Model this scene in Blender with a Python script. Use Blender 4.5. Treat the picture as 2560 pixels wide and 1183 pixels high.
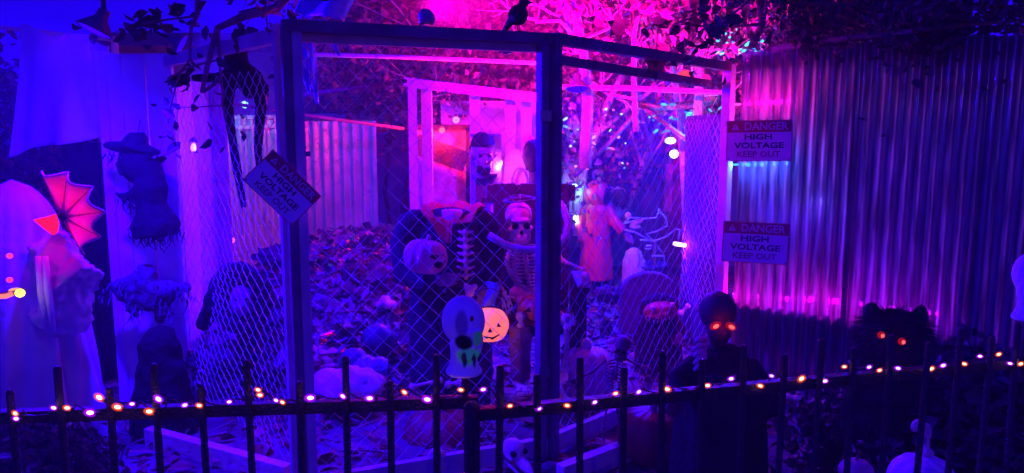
import bpy, math, random
from mathutils import Vector, Matrix, noise
R = math.radians
random.seed(7)
for o in list(bpy.data.objects): bpy.data.objects.remove(o, do_unlink=True)
sc = bpy.context.scene
COL = sc.collection

# ------------------------------------------------------------------ camera, sky, moon, exposure
HAZE_DENSITY = 0.011
CAM_H, PITCH, FPX = 1.6, R(7.9), 1934.0
cam_d = bpy.data.cameras.new('camera'); cam = bpy.data.objects.new('camera', cam_d); COL.objects.link(cam)
cam.location = (0, 0, CAM_H); cam.rotation_euler = (R(90) - PITCH, 0, 0)
cam_d.sensor_width = 36; cam_d.lens = 36 * FPX / 2560; cam_d.clip_start = 0.05; cam_d.clip_end = 500
sc.camera = cam
w = bpy.data.worlds.new('World'); sc.world = w; w.use_nodes = True
nt = w.node_tree; bg = nt.nodes['Background']
sky = nt.nodes.new('ShaderNodeTexSky'); sky.sky_type = 'NISHITA'; sky.sun_disc = False
sky.sun_elevation = R(38); sky.sun_rotation = R(200)
tint = nt.nodes.new('ShaderNodeMix'); tint.data_type = 'RGBA'; tint.blend_type = 'MULTIPLY'
tint.inputs[0].default_value = 1; tint.inputs[7].default_value = (0.02, 0.0, 1.0, 1)
nt.links.new(sky.outputs[0], tint.inputs[6]); nt.links.new(tint.outputs[2], bg.inputs[0])
bg.inputs[1].default_value = 0.125
sun_d = bpy.data.lights.new('moon', 'SUN'); sun_d.energy = 0.03; sun_d.angle = R(0.5); sun_d.color = (0.1, 0.0, 1)
sun = bpy.data.objects.new('moon', sun_d); COL.objects.link(sun); sun.rotation_euler = (R(50), 0, R(-30)); sun.location = (0, -2, 8)
sc.view_settings.view_transform = 'Standard'; sc.view_settings.look = 'None'
sc.view_settings.exposure = 0.8; sc.view_settings.gamma = 1
sc.cycles.use_denoising = True
sc.cycles.max_bounces = 6; sc.cycles.transparent_max_bounces = 16; sc.cycles.volume_bounces = 0
sc.cycles.sample_clamp_indirect = 3
try: sc.cycles.volume_step_rate = 4
except Exception: pass

# ------------------------------------------------------------------ pixel helpers (photo is 2560x1183)
FW = Vector((0, math.cos(PITCH), -math.sin(PITCH))); UP = Vector((0, math.sin(PITCH), math.cos(PITCH)))
EYE = Vector((0, 0, CAM_H))
def ray(px, py): return FW + Vector(((px - 1280) / FPX, 0, 0)) + UP * ((591.5 - py) / FPX)
def at(px, py, Y): d = ray(px, py); return EYE + d * (Y / d.y)
def pz(px, py, z): d = ray(px, py); return EYE + d * ((z - CAM_H) / d.z)
def ppm(Y): return FPX / Y          # pixels per metre at a distance

# ------------------------------------------------------------------ materials
MATS = {}
def mat(name, col, rough=0.7, var=0.25, scale=6.0, bump=0.15, metal=0.0, emit=None, es=0.0, bscale=None, patches=None, spec=0.3, trans=0.0, col2=None, glow=0.0):
    if name in MATS: return MATS[name]
    m = bpy.data.materials.new(name); m.use_nodes = True; n = m.node_tree; N, L = n.nodes, n.links
    b = N['Principled BSDF']; b.inputs['Roughness'].default_value = rough; b.inputs['Metallic'].default_value = metal
    b.inputs['Specular IOR Level'].default_value = spec
    if trans: b.inputs['Transmission Weight'].default_value = trans
    tc = N.new('ShaderNodeTexCoord')
    nz = N.new('ShaderNodeTexNoise'); nz.inputs['Scale'].default_value = scale; nz.inputs['Detail'].default_value = 6
    L.new(tc.outputs['Object'], nz.inputs['Vector'])
    cr = N.new('ShaderNodeValToRGB'); e = cr.color_ramp.elements
    e[0].position = 0.3; e[1].position = 0.7
    c2 = col2 or tuple(min(1, c * (1 + var)) for c in col)
    c1 = col if col2 else tuple(c * (1 - var) for c in col)
    e[0].color = (*c1, 1); e[1].color = (*c2, 1)
    L.new(nz.outputs[0], cr.inputs[0]); out = cr.outputs[0]; gout = None
    for (c, r, pc, soft) in (patches or []):
        ad = N.new('ShaderNodeVectorMath'); ad.operation = 'MULTIPLY_ADD'
        L.new(nz.outputs[1], ad.inputs[0]); ad.inputs[1].default_value = (soft * .6,) * 3; L.new(tc.outputs['Object'], ad.inputs[2])
        di = N.new('ShaderNodeVectorMath'); di.operation = 'SUBTRACT'; L.new(ad.outputs[0], di.inputs[0])
        di.inputs[1].default_value = tuple(Vector(c) + Vector((soft * .3,) * 3))
        dv = N.new('ShaderNodeVectorMath'); dv.operation = 'DIVIDE'; L.new(di.outputs[0], dv.inputs[0]); dv.inputs[1].default_value = r
        ln = N.new('ShaderNodeVectorMath'); ln.operation = 'LENGTH'; L.new(dv.outputs[0], ln.inputs[0])
        mr = N.new('ShaderNodeMapRange'); mr.inputs[1].default_value = .8; mr.inputs[2].default_value = 1.15; mr.inputs[3].default_value = 1; mr.inputs[4].default_value = 0
        L.new(ln.outputs[1], mr.inputs[0])
        mx = N.new('ShaderNodeMix'); mx.data_type = 'RGBA'; L.new(mr.outputs[0], mx.inputs[0]); L.new(out, mx.inputs[6]); mx.inputs[7].default_value = (*pc, 1)
        out = mx.outputs[2]
        if glow:
            gx = N.new('ShaderNodeMix'); gx.data_type = 'RGBA'; L.new(mr.outputs[0], gx.inputs[0]); gx.inputs[6].default_value = (0, 0, 0, 1); gx.inputs[7].default_value = (*(pc if pc[1] > 2 * pc[0] and pc[1] > .1 else (0, 0, 0)), 1)
            if gout: L.new(gout, gx.inputs[6])
            gout = gx.outputs[2]
    L.new(out, b.inputs['Base Color'])
    if bump:
        bn = N.new('ShaderNodeTexNoise'); bn.inputs['Scale'].default_value = bscale or scale * 6; bn.inputs['Detail'].default_value = 4
        L.new(tc.outputs['Object'], bn.inputs['Vector'])
        bp = N.new('ShaderNodeBump'); bp.inputs['Strength'].default_value = bump; bp.inputs['Distance'].default_value = 0.02
        L.new(bn.outputs[0], bp.inputs['Height']); L.new(bp.outputs[0], b.inputs['Normal'])
    if gout: L.new(gout, b.inputs['Emission Color']); b.inputs['Emission Strength'].default_value = glow
    if emit: b.inputs['Emission Color'].default_value = (*emit, 1); b.inputs['Emission Strength'].default_value = es
    MATS[name] = m; return m
def emat(name, col, s, clear=0.0):
    if name in MATS: return MATS[name]
    m = bpy.data.materials.new(name); m.use_nodes = True; n = m.node_tree; N, L = n.nodes, n.links
    N.remove(N['Principled BSDF']); em = N.new('ShaderNodeEmission'); em.inputs[0].default_value = (*col, 1); em.inputs[1].default_value = s
    o = N['Material Output']
    if clear:
        lw = N.new('ShaderNodeLayerWeight'); lw.inputs[0].default_value = .35
        mr = N.new('ShaderNodeMapRange'); mr.inputs[3].default_value = 1 - clear; mr.inputs[4].default_value = .12
        L.new(lw.outputs[1], mr.inputs[0])
        tr = N.new('ShaderNodeBsdfTransparent'); mx = N.new('ShaderNodeMixShader')
        L.new(mr.outputs[0], mx.inputs[0]); L.new(tr.outputs[0], mx.inputs[1]); L.new(em.outputs[0], mx.inputs[2]); L.new(mx.outputs[0], o.inputs[0])
    else: L.new(em.outputs[0], o.inputs[0])
    MATS[name] = m; return m

WHITE = mat('white_paint', (.72, .72, .72), .6, .12, 4, .2)
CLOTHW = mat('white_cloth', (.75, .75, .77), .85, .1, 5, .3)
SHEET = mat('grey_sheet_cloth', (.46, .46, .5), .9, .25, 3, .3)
PUMPD = mat('dark_pumpkin_skin', (.22, .07, .03), .5, .4, 7, .3)
WOODW = mat('pale_lumber', (.62, .56, .48), .7, .2, 5, .3)
WOODD = mat('weathered_lumber', (.2, .15, .12), .8, .35, 8, .4)
WOODB = mat('black_stained_wood', (.035, .028, .03), .75, .4, 9, .4)
IRON = mat('black_iron', (.02, .018, .02), .42, .4, 25, .5, spec=.5)
BLACK = mat('black_cloth', (.007, .0065, .008), .9, .4, 10, .5)
DKCLOTH = mat('dark_gauze', (.035, .03, .04), .95, .5, 14, .6)
GALV = mat('galvanised_wire', (.55, .52, .57), .45, .15, 30, .0, metal=.2)
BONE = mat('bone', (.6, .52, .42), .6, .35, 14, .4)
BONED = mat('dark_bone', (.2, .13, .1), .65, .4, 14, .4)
VOID = mat('deep_black', (.004, .004, .004), .9, .1, 5, 0)
DIRT = mat('dirt', (.07, .055, .05), .95, .6, 3, .8, bscale=22, col2=(.17, .145, .13))
BARK = mat('bark', (.2, .15, .12), .85, .4, 12, .7)
BARKP = mat('pale_bark', (.5, .42, .38), .8, .25, 10, .5)
LEAFR = mat('ivy_leaf', (.07, .03, .035), .55, .5, 9, 0, col2=(.36, .16, .17))
LEAFG = mat('green_leaf', (.05, .09, .04), .5, .5, 9, 0, col2=(.11, .17, .08))
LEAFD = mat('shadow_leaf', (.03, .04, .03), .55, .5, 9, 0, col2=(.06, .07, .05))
LEAFPILE = mat('wet_dead_leaf', (.025, .018, .022), .4, .5, 5, 0, col2=(.2, .14, .15))
LEAFDRY = mat('dry_leaf', (.12, .05, .035), .7, .5, 7, 0, col2=(.38, .18, .1))
STONE = mat('grey_stone', (.07, .07, .09), .9, .3, 8, .6)
PUMP = mat('pumpkin_skin', (.55, .17, .04), .5, .3, 7, .25)
PUMPW = mat('pale_pumpkin_skin', (.5, .27, .32), .55, .25, 7, .25)
PLAST = mat('purple_rubber', (.32, .25, .4), .4, .2, 8, .15)
STEEL = mat('lamp_metal', (.16, .16, .18), .4, .2, 20, .1, metal=.6)
SKIN = mat('grey_latex_skin', (.26, .19, .18), .55, .35, 18, .5)
HAIR = mat('dark_hair', (.02, .015, .015), .7, .4, 30, .6)

# ------------------------------------------------------------------ mesh building
class MB:
    def __init__(s, M=None): s.v = []; s.f = []; s.M = M or Matrix()
    def _add(s, vs, fs):
        k = len(s.v); s.v += [s.M @ Vector(p) for p in vs]; s.f += [tuple(i + k for i in f) for f in fs]; return s
    def box(s, c, d, rot=None):
        c = Vector(c); h = Vector(d) / 2; vs = []
        for x in (-1, 1):
            for y in (-1, 1):
                for z in (-1, 1):
                    p = Vector((x * h.x, y * h.y, z * h.z))
                    if rot: p = rot @ p
                    vs.append(c + p)
        return s._add(vs, [(0, 1, 3, 2), (4, 6, 7, 5), (0, 4, 5, 1), (2, 3, 7, 6), (0, 2, 6, 4), (1, 5, 7, 3)])
    def beam(s, a, b, w, t, up=(0, 0, 1)):
        a, b = Vector(a), Vector(b); d = (b - a); L = d.length; d.normalize(); up = Vector(up)
        if abs(d.dot(up)) > .97: up = Vector((0, 1, 0))
        x = d.cross(up).normalized(); y = x.cross(d)
        rot = Matrix((d, x, y)).transposed()
        return s.box((a + b) / 2, (L, w, t), rot)
    def tube(s, pts, r, n=8, cap=True):
        pts = [Vector(p) for p in pts]; m = len(pts); rs = r if isinstance(r, (list, tuple)) else [r] * m
        vs, fs = [], []; pu = None
        for i, p in enumerate(pts):
            d = (pts[min(i + 1, m - 1)] - pts[max(i - 1, 0)])
            d = d.normalized() if d.length > 1e-9 else Vector((0, 0, 1))
            if pu is None: pu = Vector((0, 0, 1)) if abs(d.z) < .9 else Vector((0, 1, 0))
            x = d.cross(pu);
            if x.length < 1e-6: x = d.orthogonal()
            x.normalize(); y = x.cross(d).normalized(); pu = y
            for k in range(n):
                a = 2 * math.pi * k / n; vs.append(p + (x * math.cos(a) + y * math.sin(a)) * rs[i])
        for i in range(m - 1):
            for k in range(n):
                k2 = (k + 1) % n; fs.append((i * n + k, i * n + k2, (i + 1) * n + k2, (i + 1) * n + k))
        if cap: fs += [tuple(range(n))[::-1], tuple((m - 1) * n + k for k in range(n))]
        return s._add(vs, fs)
    def ell(s, c, r, nu=16, nv=10, rot=None, fn=None):
        c = Vector(c); r = Vector(r) if not isinstance(r, (int, float)) else Vector((r, r, r)); vs, fs = [], []
        for j in range(nv + 1):
            ph = math.pi * j / nv
            for i in range(nu):
                th = 2 * math.pi * i / nu
                d = Vector((math.sin(ph) * math.sin(th), -math.sin(ph) * math.cos(th), math.cos(ph)))
                k = fn(d) if fn else 1
                p = Vector((d.x * r.x, d.y * r.y, d.z * r.z)) * k
                if rot: p = rot @ p
                vs.append(c + p)
        for j in range(nv):
            for i in range(nu):
                i2 = (i + 1) % nu; fs.append((j * nu + i, (j + 1) * nu + i, (j + 1) * nu + i2, j * nu + i2))
        return s._add(vs, fs)
    def lathe(s, prof, n=24, c=(0, 0, 0), fn=None):
        c = Vector(c); vs, fs = [], []
        for (r, z) in prof:
            for k in range(n):
                a = 2 * math.pi * k / n; q = fn(a, z) if fn else 1
                vs.append(c + Vector((r * q * math.sin(a), -r * q * math.cos(a), z)))
        m = len(prof)
        for i in range(m - 1):
            for k in range(n):
                k2 = (k + 1) % n; fs.append((i * n + k, i * n + k2, (i + 1) * n + k2, (i + 1) * n + k))
        fs += [tuple(range(n))[::-1], tuple((m - 1) * n + k for k in range(n))]
        return s._add(vs, fs)
    def grid(s, fn, nu, nv):
        vs = [fn(i / nu, j / nv) for j in range(nv + 1) for i in range(nu + 1)]
        fs = [(j * (nu + 1) + i, j * (nu + 1) + i + 1, (j + 1) * (nu + 1) + i + 1, (j + 1) * (nu + 1) + i) for j in range(nv) for i in range(nu)]
        return s._add(vs, fs)
    def poly(s, pts, thick):          # flat outline with thickness, pts 3D in order, thick = vector
        pts = [Vector(p) for p in pts]; t = Vector(thick); n = len(pts)
        fs = [tuple(range(n)), tuple(range(n, 2 * n))[::-1]] + [(i, i + n, (i + 1) % n + n, (i + 1) % n) for i in range(n)]
        return s._add([p for p in pts] + [p + t for p in pts], fs)
    def leaf(s, p, size, d=None):
        a = Vector((random.gauss(0, 1), random.gauss(0, 1), random.gauss(0, 1)))
        if d is not None: a = a * .6 + Vector(d)
        a.normalize(); b = a.orthogonal(); b.rotate(Matrix.Rotation(random.random() * 6.28, 3, a)); c = a.cross(b)
        L = size * random.uniform(.6, 1.25); W = L * random.uniform(.45, .75)
        p = Vector(p); q = a * L * random.uniform(.05, .22); k = a * L * random.uniform(-.2, .2); sk = c * L * random.uniform(-.12, .12)
        return s._add([p - b * L * .5 + k, p - b * L * .15 + c * W * .5 + q, p + b * L * .22 + c * W * .36 + q + sk, p + b * L * .55 + k + sk, p + b * L * .22 - c * W * .36 + q + sk, p - b * L * .15 - c * W * .5 + q], [(0, 1, 2, 3), (0, 3, 4, 5)])
    def build(s, name, m, parent=None, smooth=False, origin=None, mods=None):
        if parent is not None: org = Vector(parent['_w'])
        elif origin is not None: org = Vector(origin)
        else:
            xs = [v.x for v in s.v]; ys = [v.y for v in s.v]; zs = [v.z for v in s.v]
            org = Vector(((min(xs) + max(xs)) / 2, (min(ys) + max(ys)) / 2, min(zs)))
        me = bpy.data.meshes.new(name); me.from_pydata([v - org for v in s.v], [], s.f); me.update()
        if m: me.materials.append(m)
        if smooth: me.polygons.foreach_set('use_smooth', [True] * len(me.polygons))
        o = bpy.data.objects.new(name, me); COL.objects.link(o)
        if parent is not None: o.parent = parent
        else: o.location = org
        o['_w'] = tuple(org); return o
def tag(o, label, cat, group=None):
    o['label'] = label; o['category'] = cat
    if 'kind' not in o: o['kind'] = 'thing'
    if group: o['group'] = group
    return o
def thing(name, label, cat, loc, group=None):
    o = bpy.data.objects.new(name, None); COL.objects.link(o); o.location = loc; o['_w'] = tuple(loc); o.empty_display_size = .1
    return tag(o, label, cat, group)
def structure(o): o['kind'] = 'structure'; return o
def stuff(o): o['kind'] = 'stuff'; return o
def fuse(o, vox, smooth=4):
    md = o.modifiers.new('fuse', 'REMESH'); md.mode = 'VOXEL'; md.voxel_size = vox; md.use_smooth_shade = True
    if smooth: sm = o.modifiers.new('soft', 'SMOOTH'); sm.iterations = smooth; sm.factor = .5
    return o
def solid(o, t): md = o.modifiers.new('thickness', 'SOLIDIFY'); md.thickness = t; md.offset = 0; return o
def crumple(o, strength, size):
    tx = bpy.data.textures.new('crumple', 'CLOUDS'); tx.noise_scale = size
    md = o.modifiers.new('crumple', 'DISPLACE'); md.texture = tx; md.strength = strength; md.texture_coords = 'GLOBAL'; return o
def frame(loc, yaw=0, pitch=0, roll=0, s=1):
    return Matrix.Translation(loc) @ Matrix.Rotation(yaw, 4, 'Z') @ Matrix.Rotation(pitch, 4, 'X') @ Matrix.Rotation(roll, 4, 'Y') @ Matrix.Scale(s, 4)
def lamp(name, kind, loc, energy, color, parent=None, target=None, size=80, blend=.6, radius=.04):
    d = bpy.data.lights.new(name, kind); d.energy = energy; d.color = color; d.shadow_soft_size = radius
    if kind == 'SPOT': d.spot_size = R(size); d.spot_blend = blend
    o = bpy.data.objects.new(name, d); COL.objects.link(o); loc = Vector(loc)
    if target is not None: o.rotation_euler = (Vector(target) - loc).to_track_quat('-Z', 'Y').to_euler()
    if parent is not None: o.parent = parent; o.location = loc - Vector(parent['_w'])
    else: o.location = loc
    return o
BLUE = (.10, .0, 1); VIO = (.28, .0, 1); MAG = (1, .0, .62); RED = (1, .03, .08)

# ================================================================== SETTING
def ground_z(x, y):
    return .035 * noise.noise(Vector((x * .9, y * .9, 0))) + .012 * noise.noise(Vector((x * 4, y * 4, 3)))
g = MB()
def gfn(u, v):
    # denser near the yard: squared spacing keeps one sheet out to the horizon
    x = (u - .5) * 2; y = (v - .5) * 2
    X = 6 * x + 114 * x ** 5; Y = 5 + 7 * y + 113 * y ** 5
    near = max(0, 1 - max(abs(X), abs(Y - 5)) / 12)
    return Vector((X, Y, ground_z(X, Y) * min(1, near * 3) - .01))
g.grid(gfn, 150, 150); structure(g.build('ground', DIRT, smooth=True, origin=(0, 0, 0)))

# fallen leaves on the ground
lf = MB()
for i in range(5200):
    x = random.uniform(-3.4, 3.4); y = random.uniform(3.0, 8.5)
    lf.leaf((x, y, ground_z(x, y) + .012), random.choice((.025, .04, .055, .08)), (0, 0, 1.6))
lo = stuff(lf.build('fallen_leaves', LEAFDRY, origin=(0, 5, 0))); tag(lo, 'dry brown leaves scattered over the dirt of the yard', 'leaves')

# ---- low iron picket fence in the foreground
def picket_fence(label, a, b, n, off, tall, short, h=.9):
    a, b = Vector(a), Vector(b); d = (b - a).normalized(); L = (b - a).length
    t = thing('picket_fence', label, 'fence', (a.x, a.y, 0), 'low black picket fence sections')
    MB().beam(a, b, .028, .03).build('rail', IRON, t)
    MB().beam(Vector((a.x, a.y, .12)), Vector((b.x, b.y, .12)), .026, .028).build('rail', IRON, t)
    data = {}
    for k in range(n):
        p = a + d * (off + k * (L - off) / n); top = tall if k % 2 == 0 else short
        key = top
        if key not in data:
            m = MB(); m.tube([(0, 0, 0), (0, 0, h + top - .006), (0, 0, h + top)], [.0095, .0095, .006], 8)
            tmp = m.build('picket', IRON, origin=(0, 0, 0)); data[key] = tmp.data; bpy.data.objects.remove(tmp)
        o = bpy.data.objects.new('picket', data[key]); COL.objects.link(o); o.parent = t
        o.location = Vector((p.x, p.y, 0)) - Vector(t['_w']) + Vector((0, -.027, 0)); o.rotation_euler = (random.uniform(-.01, .01), random.uniform(-.012, .012), 0)
    return t
FA, FB = pz(-140, 1046, .9), pz(1195, 1003, .9)
FC, FD = pz(1180, 1036, .9), pz(2750, 888, .9)
f1 = picket_fence('low black iron picket fence section to the left of the white foam head', FA, FB, 11, .06, .135, .075)
f2 = picket_fence('low black iron picket fence section running right past the red eyed creatures', FC, FD, 17, .06, .13, .10)
e = MB(); e.tube([(FC.x, FC.y - .02, 0), (FC.x, FC.y - .02, .93), (FC.x, FC.y - .02, .94)], [.02, .02, .012], 8); e.build('end_post', IRON, f2)
e = MB(); e.box((FC.x, FC.y - .045, .74), (.05, .02, .05)); e.build('latch_plate', IRON, f2)

# ---- timber and chain-link gate panels
def chain_link(a, b, z0, z1, dd=.088, r=.0016):
    a, b = Vector(a), Vector(b); u = (b - a); u.z = 0; L = u.length; u.normalize(); nrm = Vector((-u.y, u.x, 0))
    m = MB(); n = int(L / (dd / 2)); rows = int((z1 - z0) / (dd / 2))
    for i in range(0, n - 1):
        x0 = i * dd / 2 * 1.0
        pts = []
        for k in range(rows + 1):
            s = x0 + (dd / 2 if (k + i) % 2 else 0) * 1.04; bow = .012 * math.sin(k * .23 + i * .31)
            z = z0 + k * dd / 2 + .004 * math.sin(i * 1.3 + k)
            c = Vector((a.x, a.y, 0)) + u * s + nrm * (bow + (.003 if (k + i) % 2 else -.003))
            pts.append((c.x, c.y, z))
        m.tube(pts, r, 4, cap=False)
    return m
GZ = 2.03
GL, GM, GR = pz(712, 50, GZ), pz(1372, 85, GZ), pz(1824, 160, 1.99)
GLv, GMv, GRv = Vector((GL.x, GL.y, 0)), Vector((GM.x, GM.y, 0)), Vector((GR.x, GR.y, 0))
def post(t, p, zt, w=.04, dp=.09, d=(1, 0, 0), m=WOODB, name='post'):
    # d: direction of the narrow face
    d = Vector(d).normalized(); x = Vector((d.x, d.y, 0)); y = Vector((-d.y, d.x, 0))
    rot = Matrix((x, y, Vector((0, 0, 1)))).transposed()
    o = MB().box((p[0], p[1], zt / 2), (w, dp, zt), rot).build(name, m, t)
    bv = o.modifiers.new('bevel', 'BEVEL'); bv.width = .004; bv.segments = 1; return o
dirL = (GMv - GLv).normalized(); dirR = (GRv - GMv).normalized()
WOODP = mat('shaded_gate_wood', (.15, .11, .14), .75, .35, 7, .4)  # gate wood with the shade of the front faces put into its colour
WOODP2 = mat('lit_gate_wood', (.45, .40, .42), .7, .2, 7, .3)  # paler copy of the gate wood, light on the side faces put into its colour
gt = thing('chain_link_gate', 'large chain link gate panel in a timber frame behind the white foam head', 'gate', GLv, 'timber framed chain link panels')
post(gt, GLv, GZ, .035, .06, dirL, WOODP); post(gt, GLv + dirL * .04 + Vector((-dirL.y, dirL.x, 0)) * .02, GZ - .002, .042, .09, dirL, WOODP2)
post(gt, GMv - dirL * .03, GZ, .038, .07, dirL, WOODP)
MB().beam(GL + Vector((0, 0, -.022)), GM + Vector((0, 0, -.022)), .07, .045).build('top_rail', WOODP, gt)
MB().beam(GL + Vector((-dirL.y, dirL.x, -.62)) * .055 + Vector((0, 0, -.02)), GM + Vector((-dirL.y, dirL.x, -.62)) * .055 + Vector((0, 0, -.02)), .03, .05).build('top_rail', WOODP2, gt)
MB().beam(Vector((GL.x, GL.y, .06)), Vector((GM.x, GM.y, .06)), .035, .09).build('bottom_rail', WOODP2, gt)
nL = Vector((-dirL.y, dirL.x, 0))
stuff(chain_link(GLv + dirL * .06 + nL * .02, GMv - dirL * .05 + nL * .02, .1, GZ - .05).build('wire_mesh', GALV, gt))
for zz in (1.05, 1.5):
    o = MB().box(GLv + dirL * .068 - nL * .03 + Vector((0, 0, zz)), (.02, .006, .02)).build('staple', STEEL, gt)
gr_ = thing('chain_link_gate', 'chain link door hinged on the middle post and running back to the corrugated wall', 'gate', GMv, 'timber framed chain link panels')
nR = Vector((-dirR.y, dirR.x, 0))
post(gr_, GMv + dirR * .028, GZ + .005, .042, .09, dirR, WOODP)
post(gr_, GRv, 1.99, .06, .06, dirR, WOODP2)
MB().beam(GM + Vector((0, 0, -.02)) + dirR * .05, GR + Vector((0, 0, -.02)), .06, .05).build('top_rail', WOODP, gr_)
MB().beam(GM + nR * .08 + dirR * .12 + Vector((0, 0, -.10)), GR + nR * .08 + Vector((0, 0, -.12)) - dirR * .1, .035, .045).build('brace_rail', WOODP, gr_)
MB().beam(Vector((GM.x, GM.y, .06)) + dirR * .05, Vector((GR.x, GR.y, .06)), .035, .09).build('bottom_rail', WOODP2, gr_)
stuff(chain_link(GMv + dirR * .06, GRv - dirR * .03, .1, 1.9).build('wire_mesh', GALV, gr_))
for zz in (.45, 1.66):
    h = MB().box(GMv + Vector((-.012, -.05, zz)), (.05, .006, .05)).build('hinge', STEEL, gr_)
# side panel receding to the left
SL = Vector((-2.02, 4.55, 0)); dS = (SL - GLv).normalized(); nS = Vector((-dS.y, dS.x, 0))
sp = thing('chain_link_side_panel', 'chain link side panel between the tilted danger sign post and the white boards', 'gate', SL, 'timber framed chain link panels')
post(sp, GLv + dS * .06 + Vector((-.01, .05, 0)), GZ - .004, .035, .06, dS, WOODP2)
post(sp, SL - dS * .05, GZ - .004, .04, .06, dS, WOODP2)
MB().beam(GL + dS * .06 + Vector((-.02, .05, -.05)), Vector((SL.x, SL.y, GZ - .05)), .04, .06).build('top_rail', WOODP2, sp)
stuff(chain_link(GLv + dS * .1 + Vector((-.01, .05, 0)), SL - dS * .06, .1, 1.9).build('wire_mesh', GALV, sp))

# edging boards on the ground
for nm, (a, b), lab in (('edging_board', (pz(372, 1092, .05), pz(720, 1190, .05)), 'pale edging board lying on the ground below the chain link side panel'),
                        ('edging_board', (pz(1400, 1190, .05), pz(1700, 1075, .05)), 'pale edging board on the ground beside the big pumpkin'),
                        ('edging_board', (pz(1712, 1065, .05), pz(1850, 960, .05)), 'short pale edging board on the ground by the red eyed alien')):
    tag(MB().beam(a, b, .05, .10).build(nm, WOODW), lab, 'board', 'ground edging boards')

# ---- corrugated plastic wall on the right
CA = Vector((1.36, 4.66, 0)); CB = Vector((2.75, 3.62, 0))
cm = bpy.data.materials.new('smoked_corrugated_plastic'); cm.use_nodes = True; n_ = cm.node_tree; N, L = n_.nodes, n_.links
bs = N['Principled BSDF']; bs.inputs['Base Color'].default_value = (.05, .045, .08, 1); bs.inputs['Roughness'].default_value = .2; bs.inputs['Specular IOR Level'].default_value = .75
tx = N.new('ShaderNodeTexCoord'); mp = N.new('ShaderNodeMapping'); mp.inputs['Scale'].default_value = (9, 9, .8); nz = N.new('ShaderNodeTexNoise'); nz.inputs['Scale'].default_value = 5; nz.inputs['Detail'].default_value = 5
L.new(tx.outputs['Object'], mp.inputs[0]); L.new(mp.outputs[0], nz.inputs['Vector'])
rr = N.new('ShaderNodeMapRange'); rr.inputs[3].default_value = .08; rr.inputs[4].default_value = .26; L.new(nz.outputs[0], rr.inputs[0]); L.new(rr.outputs[0], bs.inputs['Roughness'])
bp = N.new('ShaderNodeBump'); bp.inputs['Strength'].default_value = .25; bp.inputs['Distance'].default_value = .01; L.new(nz.outputs[0], bp.inputs['Height']); L.new(bp.outputs[0], bs.inputs['Normal'])
tr = N.new('ShaderNodeBsdfRefraction'); tr.inputs[0].default_value = (.75, .65, .9, 1); tr.inputs['IOR'].default_value = 1.22; tr.inputs['Roughness'].default_value = .5; L.new(bp.outputs[0], tr.inputs['Normal'])
mx = N.new('ShaderNodeMixShader'); mx.inputs[0].default_value = .62
mx.inputs[0].default_value = .975; tl = N.new('ShaderNodeBsdfTranslucent'); tl.inputs[0].default_value = (.5, .45, .6, 1); mt = N.new('ShaderNodeMixShader'); mt.inputs[0].default_value = .22; tq = N.new('ShaderNodeMapRange'); tq.inputs[1].default_value = .35; tq.inputs[2].default_value = .65; tq.inputs[3].default_value = .12; tq.inputs[4].default_value = .8; L.new(nz.outputs[0], tq.inputs[0]); L.new(tq.outputs[0], tl.inputs[0]); bs.inputs['Coat Weight'].default_value = .9; bs.inputs['Coat Roughness'].default_value = .05; bs.inputs['Coat IOR'].default_value = 1.7
L.new(bs.outputs[0], mt.inputs[1]); L.new(tl.outputs[0], mt.inputs[2])
L.new(tr.outputs[0], mx.inputs[1]); L.new(mt.outputs[0], mx.inputs[2]); L.new(mx.outputs[0], N['Material Output'].inputs[0])
def corrugated(a, b, z0, z1, pitch, amp, slope=0):
    a, b = Vector(a), Vector(b); u = b - a; Ln = u.length; u.normalize(); nn = Vector((-u.y, u.x, 0)); k = int(Ln / pitch * 12)
    def fn(s, t):
        x = s * Ln; z = z0 + (z1 + slope * s - z0) * t
        return Vector((a.x, a.y, 0)) + u * x + nn * (amp * math.sin(2 * math.pi * x / pitch)) + Vector((0, 0, z))
    return MB().grid(fn, k, 3)
dC = (CB - CA).normalized(); nC = Vector((-dC.y, dC.x, 0)); LC = (CB - CA).length
cw = thing('corrugated_wall', 'dark translucent corrugated plastic wall along the right side', 'wall', CA)
corrugated(CA, CA + dC * .66, .04, 2.05, .067, .02).build('corrugated_sheet', cm, cw, smooth=True)
corrugated(CA + dC * .63 - nC * .012, CA + dC * 1.27 - nC * .012, .04, 2.06, .067, .02).build('corrugated_sheet', cm, cw, smooth=True)
corrugated(CA + dC * 1.24 - nC * .022, CB - nC * .022, .04, 2.05, .067, .02).build('corrugated_sheet', cm, cw, smooth=True)
MB().beam(CA + nC * .05 + Vector((0, 0, 1.98)), CB + nC * .05 + Vector((0, 0, 1.98)), .05, .08).build('rail', WOODB, cw)
MB().beam(CA + nC * .05 + Vector((0, 0, .5)), CB + nC * .05 + Vector((0, 0, .5)), .05, .08).build('rail', WOODB, cw)
# boards added low behind the plastic to keep its foot dark
for s0, s1 in ((.0, .55), (.56, 1.1), (1.11, 1.72)):
    MB().beam(CA + dC * s0 + nC * .1 + Vector((0, 0, .24)), CA + dC * s1 + nC * .1 + Vector((0, 0, .24)), .02, .46).build('added_dark_board', WOODB, cw)

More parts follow.
